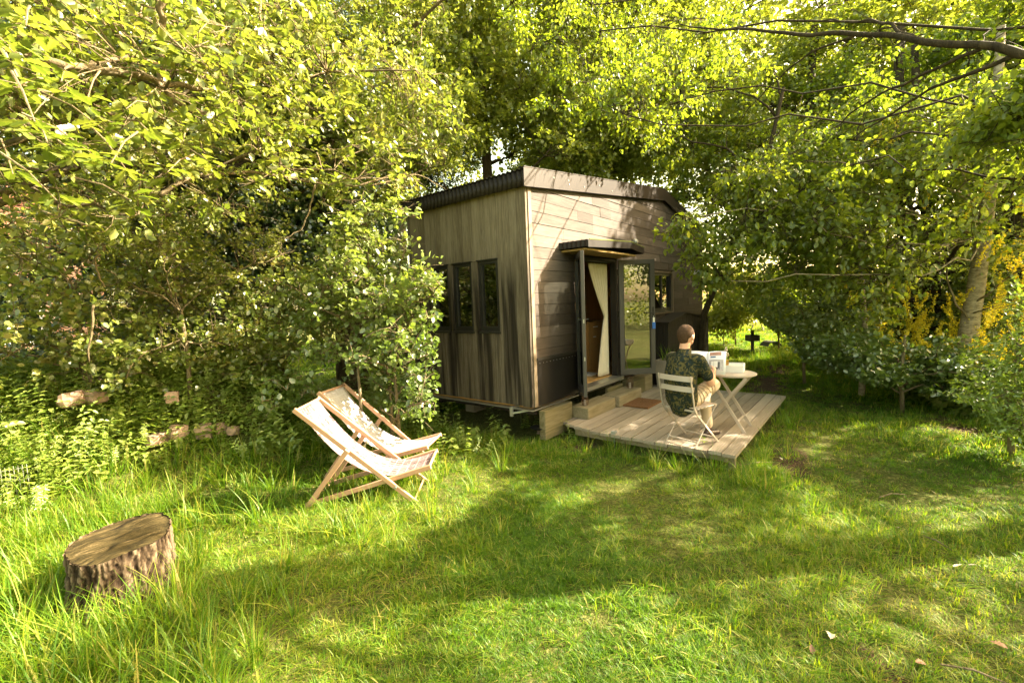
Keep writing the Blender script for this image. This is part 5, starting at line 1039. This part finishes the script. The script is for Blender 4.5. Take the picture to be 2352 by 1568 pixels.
# ------------------------------------------------------------ stump
sc_ = np.array([-3.98, .52]); 
stp = thing('tree_stump', 'sawn tree stump with deeply furrowed bark and slanting mossy top', 'stump', (sc_[0], sc_[1], 0))
NA, NZ = 220, 40; rs_ = np.random.RandomState(8)
def fbm1(a, k, seed, per):
    r = np.random.RandomState(seed); s = 0
    for o in range(k): s = s + np.sin(a * per * (o + 1) + r.rand() * 6.28 + 1.3 * np.sin(a * (per - 3 + o) + r.rand() * 6)) / (o + 1.)
    return s
V = []; T = []
rdir = RCW[:, 0]; 
for i in range(NZ + 1):
    for j in range(NA):
        a = 2 * pi * j / NA; f = i / NZ; ca, sa = cos(a), sin(a)
        topz = .385 - .018 * (ca * rdir[0] + sa * rdir[1]) - .03 * (ca * RCW[0, 2] + sa * RCW[1, 2]) + .012 * sin(a * 3)
        zz = -.05 + (topz + .05) * f; wob = .9 * sin(zz * 13 + a * 3) + .6 * sin(zz * 29 + a * 7 + 1) + .5 * sin(zz * 47 - a * 11)
        fr = np.sin(a * 17 + wob + 1.2 * np.sin(a * 5 + zz * 4)); fr2 = np.sin(a * 41 - wob * 2 + zz * 9 + 2 * np.sin(a * 9)); h = .45 + .26 * fr + .24 * fr2 + .22 * np.sin(zz * 70 + 4 * fr + a * 23) * np.sin(a * 31 + zz * 20) + rs_.uniform(-.12, .12)
        rr = .262 + .03 * (1 - f) ** 2 + .010 * sin(2 * a + 1) + .007 * sin(5 * a) + .021 * (np.clip(h, 0, 1) - .5)
        V.append((rr * ca, rr * sa, zz)); T.append(float(np.clip(h, 0, 1)))
F = [(i * NA + j, i * NA + (j + 1) % NA, (i + 1) * NA + (j + 1) % NA, (i + 1) * NA + j) for i in range(NZ) for j in range(NA)]
npmesh('bark', V, F, B_STUMP, stp, T)
V = []; 
for q in range(13):
    f = 1 - q / 12.
    for j in range(NA):
        a = 2 * pi * j / NA; b_ = V and 0; x0, y0, z0 = (0.262 + .010 * sin(2 * a + 1) + .007 * sin(5 * a) - .006) * cos(a) * f, (.262 + .010 * sin(2 * a + 1) + .007 * sin(5 * a) - .006) * sin(a) * f, 0
        zt_ = .385 - .018 * (x0 * rdir[0] + y0 * rdir[1]) / .262 - .03 * (x0 * RCW[0, 2] + y0 * RCW[1, 2]) / .262 + .010 * sin(a * 3) * f ** 2 - .004 + .004 * sin(40 * x0 + 9 * y0) * sin(23 * y0) - (.006 if abs(f - .92) < .03 else 0)
        V.append((x0, y0, zt_))
F = [(i * NA + j, (i + 1) * NA + j, (i + 1) * NA + (j + 1) % NA, i * NA + (j + 1) % NA) for i in range(12) for j in range(NA)]
npmesh('sawn_top', V, F, B_CUT, stp, smooth=True)
# ------------------------------------------------------------ rubble stones in the weeds
def stone(p, r, seed, label, rz=0):
    rs = np.random.RandomState(seed); bm = bmesh.new(); bmesh.ops.create_cube(bm, size=2); bmesh.ops.subdivide_edges(bm, edges=bm.edges, cuts=3, use_grid_fill=True)
    for v in bm.verts:
        q = v.co.copy(); q = q.lerp(q.normalized() * 1.25, .35); n = sin(q.x * 3 + seed) * sin(q.y * 2.7 + seed * 2) * .12 + sin(q.z * 4 + seed) * .07 + rs.uniform(-.04, .04); v.co = Vector((q.x * r[0], q.y * r[1], q.z * r[2])) * (1 + n)
    me = bpy.data.meshes.new('stone'); bm.to_mesh(me); bm.free(); o = link('stone', me, M_STONE, None, tuple(p)); o.rotation_euler = (rs.uniform(-.2, .2), rs.uniform(-.2, .2), rz); return tag(o, label, 'stone', 'rubble stones among the weeds')
def sp_(u, v, d, dz=0): p = pd(u, v, d); return p + np.array([0, 0, dz])
for (u, v, d, r, sd, lab) in [(125, 880, 6.6, (.38, .2, .11), 1, 'broad flat capstone at the upper left of the rubble'), (165, 912, 6.35, (.22, .18, .14), 2, 'reddish stone wedged under the flat capstone'), (215, 905, 6.5, (.2, .15, .12), 3, 'angular stone right of the capstone'), (345, 925, 6.0, (.26, .16, .10), 4, 'long weathered stone in the middle of the rubble'),
        (270, 940, 6.0, (.12, .1, .09), 5, 'small pinkish stone left of the long weathered one'), (470, 982, 5.0, (.13, .12, .12), 6, 'squared pale block, brightest of the rubble'), (505, 975, 5.15, (.09, .1, .10), 7, 'narrow stone touching the squared pale block'), (535, 980, 5.2, (.09, .09, .085), 8, 'small stone at the right end of the pale row'),
        (410, 985, 5.0, (.13, .1, .11), 9, 'pale stone left of the squared block'), (365, 1000, 4.9, (.16, .11, .09), 10, 'low pale stone at the front of the rubble'), (190, 960, 5.7, (.13, .1, .09), 11, 'mauve stone sunk in leaves below the capstone'), (500, 905, 6.2, (.14, .1, .1), 12, 'shaded stone at the back under the bramble'), (395, 905, 6.4, (.12, .1, .12), 13, 'upright reddish stone at the back of the rubble'), (70, 985, 5.4, (.11, .09, .07), 14, 'half-buried stone at the left edge')]:
    p_ = gp(u, v + 12); q_ = np.linalg.norm(p_ - CAM) / d; stone(p_ + np.array([0, 0, r[2] * .22]), tuple(np.array(r) * .52 * q_), sd, lab, sd * .7)
o_ = stone((1.0, -.95, -.0), (.32, .13, .03), 22, 'flat mossy slab lying at the foot of the deck', .1); o_.location = tuple(gp(1275, 985) + np.array([0, 0, .0])); del o_['group']
# ------------------------------------------------------------ grill and other things down the path
gr = thing('pedestal_grill', 'black box barbecue on a post beyond the deck', 'barbecue', tuple(gp(1728, 808)))
b0 = Vector(gp(1728, 808)); vv = Vector((RCW[0, 0], RCW[1, 0], 0)).normalized(); ww = Vector((-vv.y, vv.x, 0)); MG = Matrix(((vv.x, ww.x, 0, 0), (vv.y, ww.y, 0, 0), (0, 0, 1, 0), (0, 0, 0, 1)))
m = MB(); m.box((-.04, -.03, -.05), (.04, .03, .70), 0, MG); m.build('post', M_BLACKM, gr)
m = MB(); m.box((-.155, -.16, .36), (.155, -.15, .55), 0, MG); m.box((-.155, .15, .36), (.155, .16, .55), 0, MG); m.box((-.155, -.149, .36), (-.145, .149, .55), 0, MG); m.box((.145, -.149, .36), (.155, .149, .55), 0, MG); m.box((-.144, -.149, .36), (.144, .149, .37), 0, MG); m.build('firebox', M_BLACKM, gr)
m = MB()
for k in range(9): m.bar(MG @ Vector((-.14 + .035 * k, -.15, .52)), MG @ Vector((-.14 + .035 * k, .15, .52)), .01, .01)
m.build('grate', M_BLACKM, gr)
p0 = gp(1770, 800); wb_ = thing('black_sheet', 'black tipped metal trough in the grass right of the barbecue', 'trough', tuple(p0))
m = MB()
for k in range(9):
    a0, a1 = pi * k / 9, pi * (k + 1) / 9; r_ = .26
    m.prism([(r_ * cos(a0), r_ * sin(a0)), (r_ * cos(a1), r_ * sin(a1)), ((r_ - .015) * cos(a1), (r_ - .015) * sin(a1)), ((r_ - .015) * cos(a0), (r_ - .015) * sin(a0))], 1, -.25, .25)
m.v = [tuple(MG @ Matrix.Rotation(.35, 4, 'Y') @ Vector(p)) for p in m.v]; m.build('shell', M_BLACKM, wb_)
pb = gp(1765, 760); pt_ = thing('picnic_table', 'weathered picnic table half hidden in the far clearing', 'picnic table', tuple(pb))
for k in range(5): m = MB(); m.box((-.8, -.35 + k * .14, .70), (.8, -.22 + k * .14, .735), 0, MG); m.build('top_board', W_DECK, pt_)
for s_ in (-.7, .62): m = MB(); m.box((-.8, s_, .42), (.8, s_ + .2, .455), 0, MG); m.build('bench_board', W_DECK, pt_)
for a in (-.55, .5):
    for s_ in (-1, 1): m = MB(); m.bar(MG @ Vector((a, s_ * .12, .69)), MG @ Vector((a, s_ * .62, -.02)), .05, .08, (1, 0, 0)); m.build('leg', W_DECK, pt_)
for (u, v, uu, h, lab) in ((1662, 800, 1650, 1.7, 'thin wooden pole stuck in the grass beyond the man'), (1697, 760, 1697, 1.3, 'thin green pole before the far flowering bush')):
    b_ = gp(u, v); m = MB(); m.tube([tuple(b_ - np.array([0, 0, .03])), tuple(b_ + np.array([0, 0, h]))], .012, 6); tag(m.build('garden_pole', B_TWIG), lab, 'pole')
# brick house behind the left trees
hb = pd(20, 700, 17.5); hs = thing('brick_house', 'sunlit brick house glimpsed through leaves at the far left', 'house', (hb[0], hb[1], .9)); mb_, tb_, ob_ = newmat('brick_wall'); bk_ = N(tb_, 'ShaderNodeTexBrick'); tb_.links.new(mapped(tb_, (1, 1, 1), rot=(R(90), 0, 0)), bk_.inputs[0]); bk_.inputs['Scale'].default_value = 4.4; bk_.inputs['Color1'].default_value = (.50, .24, .16, 1); bk_.inputs['Color2'].default_value = (.58, .34, .25, 1); bk_.inputs['Mortar'].default_value = (.6, .5, .42, 1); bsdf(tb_, ob_, bk_.outputs[0], .9)
m = MB(); m.box((-5, 0, -1), (1.9, 5, 3.2)); m.build('wall', mb_, hs); m = MB(); m.prism([(-.35, 3.22), (5.35, 3.22), (2.5, 5.2)], 0, -5.3, 2.2); m.build('roof', simple('roof_tiles', (.22, .09, .055), .85, 0, .3, 30), hs); m = MB(); m.box((-.6, -.03, .4), (.6, .02, 1.8)); f_ = m.build('window', M_WHITE, hs); m = MB(); m.box((-.52, -.05, .48), (-.03, -.031, 1.72)); m.box((.03, -.05, .48), (.52, -.031, 1.72)); m.build('pane', M_GLASS, f_)
# ------------------------------------------------------------ grass and weeds by instancing on points
def proto(name, V, F, T, mat, q=4):
    o = npmesh(name, V, F, mat, None, T, quads=q); COL.objects.unlink(o); return o
def scatter(name, protos, P, rz, sc, tilt, idx, label=None):
    c = bpy.data.collections.new(name + '_kinds')
    for k, p in enumerate(protos): p.name = '%s_kind_%02d' % (name, k); c.objects.link(p)
    me = bpy.data.meshes.new(name); me.vertices.add(len(P)); me.vertices.foreach_set('co', np.asarray(P, np.float32).ravel())
    rot = np.zeros((len(P), 3), np.float32); a = RS.rand(len(P)) * 2 * pi; rot[:, 0] = tilt * np.cos(a); rot[:, 1] = tilt * np.sin(a); rot[:, 2] = rz
    at = me.attributes.new('rot', 'FLOAT_VECTOR', 'POINT'); at.data.foreach_set('vector', rot.ravel()); at = me.attributes.new('scl', 'FLOAT', 'POINT'); at.data.foreach_set('value', np.asarray(sc, np.float32)); at = me.attributes.new('idx', 'INT', 'POINT'); at.data.foreach_set('value', np.asarray(idx, np.int32))
    o = link(name, me); g = bpy.data.node_groups.new(name + '_nodes', 'GeometryNodeTree'); g.interface.new_socket('Geometry', in_out='INPUT', socket_type='NodeSocketGeometry'); g.interface.new_socket('Geometry', in_out='OUTPUT', socket_type='NodeSocketGeometry')
    gi, go = g.nodes.new('NodeGroupInput'), g.nodes.new('NodeGroupOutput'); ci = g.nodes.new('GeometryNodeCollectionInfo'); ci.inputs['Collection'].default_value = c; ci.inputs['Separate Children'].default_value = True; ci.inputs['Reset Children'].default_value = True
    iop = g.nodes.new('GeometryNodeInstanceOnPoints'); iop.inputs['Pick Instance'].default_value = True
    def na(nm, ty):
        n = g.nodes.new('GeometryNodeInputNamedAttribute'); n.data_type = ty; n.inputs['Name'].default_value = nm; return n.outputs['Attribute']
    e2r = g.nodes.new('FunctionNodeEulerToRotation'); L_ = g.links.new
    L_(gi.outputs[0], iop.inputs['Points']); L_(ci.outputs[0], iop.inputs['Instance']); L_(na('idx', 'INT'), iop.inputs['Instance Index']); L_(na('rot', 'FLOAT_VECTOR'), e2r.inputs[0]); L_(e2r.outputs[0], iop.inputs['Rotation']); L_(na('scl', 'FLOAT'), iop.inputs['Scale']); L_(iop.outputs[0], go.inputs[0])
    md = o.modifiers.new('scatter', 'NODES'); md.node_group = g; return kind(o, 'stuff')
def wedge(n, d0, d1, power, half=R(60), seed=1):
    rs = np.random.RandomState(seed); t = rs.rand(n); d = (d0 ** (power) + t * (d1 ** power - d0 ** power)) ** (1 / power); a = rs.uniform(-half, half, n); f2 = unit(np.array([-RCW[0, 2], -RCW[1, 2]])); r2 = np.array([f2[1], -f2[0]])
    return CAM[:2] + d[:, None] * (np.cos(a)[:, None] * f2 + np.sin(a)[:, None] * r2), d, rs
def deckmask(x, y): return (x > .36) & (x < 3.7) & (y > -2.31) & (y < 0) | (x > -.02) & (x < 7.27) & (y > -.36 * (x > 3.9)) & (y < 2.3)
def nz(x, y, s, k=0): return .5 + .25 * np.sin(x * s + 1.3 * np.sin(y * s * .7 + k) + k) + .25 * np.sin(y * s * 1.13 - x * s * .4 + 2 * k)
# short lawn
GP = [proto('t', *blades(38, .06, .018, .050, .0021, 1.5, 100 + k, tint=(.0, .55)), L_GRASS) for k in range(3)] + [proto('t', *blades(34, .06, .016, .045, .0021, 1.6, 110 + k, tint=(.35, 1.)), L_GRASS) for k in range(3)] + [proto('t', *blades(24, .06, .035, .085, .0024, 1.5, 200 + k, tint=(0.1, .9)), L_GRASS) for k in range(3)]
XY, D, rs_ = wedge(80000, 1.0, 30., .72, seed=3); x, y = XY.T
weedy = (x < -1.3) & (y + .45 * (x + 3) > 2.45 + .25 * np.sin(x * 3)) | (x > -1.3) & (x < -.7) & (y > 3)
so = soilf(x, y); k = ~deckmask(x, y) & ~weedy & (rs_.rand(len(x)) > so * .8) & ~((x - sc_[0]) ** 2 + (y - sc_[1]) ** 2 < .26 ** 2); k &= ~((D > 14) & (rs_.rand(len(x)) < .3)); x, y, D = x[k], y[k], D[k]
k = rs_.rand(len(x)) < .45 + .75 * nz(x, y, 3.1, 2) + .3 * (D > 9); x, y, D = x[k], y[k], D[k]; scl = rs_.uniform(.6, 1.1, len(x)) * (1 + D / 11.) * (.55 + .6 * nz(x, y, 2.2, 1)); scatter('lawn_grass', GP, np.stack([x, y, hgt(x, y) - .004], 1), rs_.rand(len(x)) * 6.28, scl, rs_.rand(len(x)) * .25, np.where(rs_.rand(len(x)) < nz(x, y, 1.6, 5) * .9, rs_.randint(0, 3, len(x)), rs_.randint(3, 9, len(x))))
# long grass: edges of the lawn, stump, deck, lower left corner
TP_ = [proto('t', *blades(22, .07, .16, .42, .0042, .85, 300 + k, tint=(.1, .9), segs=6), L_GRASS) for k in range(6)]
XY, D, rs_ = wedge(30000, .9, 16., 1.0, seed=5); x, y = XY.T
left = 1 - sstep(-4.0, -3.45, x - .10 * y + .25 * np.sin(y * 3)); left *= sstep(-4, .3, y + 3.6 + 0 * x)
st_ = np.exp(-(((x - sc_[0]) ** 2 + (y - sc_[1]) ** 2) / .30 ** 2)); dk = np.exp(-((y + 2.42) / .12) ** 2) * ((x > -.1) & (x < 3.9)) * .8 + np.exp(-((x - .20) / .13) ** 2) * ((y < -.2) & (y > -2.5)) * .75 + np.exp(-((x - 3.85) / .15) ** 2) * ((y > -2.4) & (y < -.3))
hutl = np.exp(-((x + .25) / .28) ** 2) * ((y > -.1) & (y < 3)) * .8; chb = np.exp(-(((x + 2.1) / .8) ** 2 + ((y - .55) / .75) ** 2)) * .75
edge = np.exp(-((y + .45 * (x + 3) - 2.2) / .45) ** 2) * (x < -.9) * .9; rb = sstep(.0, .4, -(y + 4.72) + .48 * (x - 3.5) + .12 * np.sin(x * 3)) * (x > 1.6); rb2 = 0 * x; far = .3 * ((x > 7.3) & (y > -1.6) & (y < 1.0) & (D > 11)) + .8 * ((x > 8.5) & (y < -1.3))
pr = np.clip(np.maximum.reduce([left * .85, st_, dk, hutl, chb, edge, rb, rb2, far]), 0, 1); k = (rs_.rand(len(x)) < pr * .42) & ~deckmask(x, y) & ((x - sc_[0]) ** 2 + (y - sc_[1]) ** 2 > .29 ** 2); k &= (np.hypot(x - CAM[0], y - CAM[1]) > 1.5)
x, y, D, st2 = x[k], y[k], D[k], (st_ + dk + chb + hutl)[k]; scl = rs_.uniform(.55, 1.15, len(x)) * np.where(st2 > .3, .75, 1); scatter('long_grass', TP_, np.stack([x, y, hgt(x, y) - .01], 1), rs_.rand(len(x)) * 6.28, scl, rs_.rand(len(x)) * .3, rs_.randint(0, 6, len(x)))
# leafy weeds: whorled stems and broad leaves
def weed(seed, h, nwh, L, W, per, broad):
    rs = np.random.RandomState(seed); P, Dd, Nn, Ls, Ws = [], [], [], [], []
    lean_ = rs.uniform(-.15, .15, 2)
    for s in range(rs.randint(2, 4)):
        b = rs.uniform(-.06, .06, 2); ln = lean_ + rs.uniform(-.2, .2, 2); hh = h * rs.uniform(.7, 1.1)
        for i in range(nwh):
            t = (i + 1) / nwh; a0 = rs.rand() * 6.28
            for j in range(per): a = a0 + 2 * pi * j / per + rs.uniform(-.2, .2); P.append((b[0] + ln[0] * t * hh, b[1] + ln[1] * t * hh, hh * t)); Dd.append((cos(a), sin(a), rs.uniform(-.25, .35))); Nn.append((rs.uniform(-.25, .25), rs.uniform(-.25, .25), 1)); q = (1 - .45 * t) * rs.uniform(.8, 1.15); Ls.append(L * q); Ws.append(W * q)
    V, F, q, nv = leafgeo(np.array(P), np.array(Dd, float), np.array(Nn, float), np.array(Ls), np.array(Ws), .15, 'q', .2); T = np.repeat(rs.rand(len(P)) * .7 + rs.rand() * .3, nv); return V, F, T
WP = [proto('w', *weed(400 + k, .34, 7, .060, .016, 7, 0), L_WEED) for k in range(4)] + [proto('w', *weed(500 + k, .40, 6, .085, .045, 2, 1), L_WEED) for k in range(4)] + [proto('w', *weed(600 + k, .20, 3, .10, .085, 3, 1), L_WEED) for k in range(2)]
XY, D, rs_ = wedge(34000, 3.2, 13., 1.3, half=R(58), seed=7); x, y = XY.T
w1 = sstep(2.1, 2.8, y + .45 * (x + 3) + .2 * np.sin(x * 2.5)) * (x < -.9 + .3 * np.sin(y * 3)); w2 = sstep(.0, .35, -(y + 4.7) + .50 * (x - 3.5)) * (x > 2.5) * 2.4; w3 = np.exp(-(((x + .45) / .35) ** 2)) * (y > .3) * (y < 4) * .7; w4 = .35 * ((x > 9) & (y < -1.8)); w5 = (x > -1.2) * (y > 2.5) * (D < 11) * .5
k = (rs_.rand(len(x)) < np.clip(w1 * .62 + w2 * .35 + w3 * .3 + w4 + w5, 0, 1)) & ~deckmask(x, y); x, y = x[k], y[k]; scatter('ground_cover', WP, np.stack([x, y, hgt(x, y) - .01], 1), rs_.rand(len(x)) * 6.28, rs_.uniform(.45, 1.3, len(x)) * (1 + .6 * (y < -1.5)), rs_.rand(len(x)) * .65, np.array([0, 1, 2, 4, 5, 6, 7, 4, 6, 8, 9, 9, 8])[rs_.randint(0, 13, len(x))])
# single leafy plants along the deck and cabin corner
for i, (u, v, sc0, lab) in enumerate([(1150, 1000, 1.0, 'leafy nettle-like plant under the cabin corner'), (1200, 985, 1.15, 'broad-leaved plant before the mossy upright timber'), (1240, 990, .9, 'pale-leaved plant between corner and deck'), (1285, 1000, .95, 'bushy little plant at the deck\'s left corner'), (1320, 1010, .8, 'small plant leaning on the deck end board'), (1640, 1060, 1.0, 'grassy weed clump at the front corner of the deck')]):
    p = gp(u, v); t = thing('leafy_plant', lab, 'plant', tuple(p), i * 1.3, 'small plants along the deck'); V, F, T = weed(700 + i, .26 * sc0, 6, .085 * sc0, .042 * sc0, 3, 1); npmesh('leaves', V, F, L_WEED, t, T); m = MB(); m.tube([(0, 0, -.02), (.01, .01, .12), (.0, .02, .24 * sc0)], [.004, .003, .002], 5); m.build('stem', L_WEED, t)
# fallen leaves and twigs on the lawn
def fallen(u, v, sz, lab, mat, seed):
    p = gp(u, v) + np.array([0, 0, .045]); me = oakleaf(); me.materials.clear(); o = link('fallen_leaf', me, mat, None, tuple(p)); o.scale = (sz,) * 3; o.rotation_euler = (.2, .15, seed * 1.7); tag(o, lab, 'leaf', 'dead leaves on the lawn')
M_DRY = simple('dry_leaf', (.52, .42, .32), .8, 0, .2, 30); M_DRYB = simple('brown_leaf', (.22, .12, .07), .8, 0, .2, 30)
for i, (u, v, s_, lab) in enumerate([(1907, 1486, .10, 'pale dead leaf on the lawn at the bottom right'), (2245, 1312, .045, 'whitish dead leaf near the right edge of the lawn'), (1862, 1495, .06, 'small brown dead leaf beside the pale one'), (2270, 1490, .08, 'brown dead leaf in the bottom right corner'), (2065, 1225, .05, 'tiny pale leaf in the middle of the right lawn'), (2210, 1310, .06, 'pale leaf left of the whitish dead leaf'), (1790, 1058, .05, 'pale scrap on the bare soil by the deck'), (2100, 1540, .07, 'brown leaf at the very bottom of the lawn')]):
    fallen(u, v, s_, lab, M_DRYB if 'brown' in lab else M_DRY, i)
for i, (u0, v0, u1, v1, lab) in enumerate([(2020, 1150, 2080, 1142, 'short grey stick on the right lawn'), (2120, 1240, 2190, 1275, 'bent twig on the sunlit grass at the right'), (1700, 1075, 1790, 1068, 'thin stick across the bare soil beside the deck'), (2160, 1540, 2330, 1590, 'thicker branch piece in the lower right corner')]):
    a, b = gp(u0, v0) + np.array([0, 0, .035]), gp(u1, v1) + np.array([0, 0, .03]); m = MB(); m.tube([tuple(a), tuple((a + b) / 2 + np.array([.01, .01, .015])), tuple(b)], [.005, .006, .003], 5); tag(m.build('stick', B_TWIG), lab, 'stick')

wf = thing('wire_fence', 'low wire mesh panel half buried in weeds at the left edge', 'wire fence', tuple(gp(20, 1150)))
for k in range(9): b_ = gp(-10 + k * 10, 1150 - k * 2); m = MB(); m.tube([tuple(b_), tuple(b_ + np.array([0, 0, .30]))], .003, 4); m.build('upright_wire', M_GALV, None).name = 'upright_wire'; o_ = bpy.context.scene.collection.objects[-1]; o_.parent = wf; o_.matrix_parent_inverse = Matrix.Translation(-wf.location)
for dz in (.06, .16, .27): a_, b_ = gp(-15, 1151), gp(75, 1133); m = MB(); m.tube([tuple(a_ + np.array([0, 0, dz])), tuple(b_ + np.array([0, 0, dz]))], .003, 4); o_ = m.build('cross_wire', M_GALV, wf); o_.matrix_parent_inverse = Matrix.Translation(-wf.location)
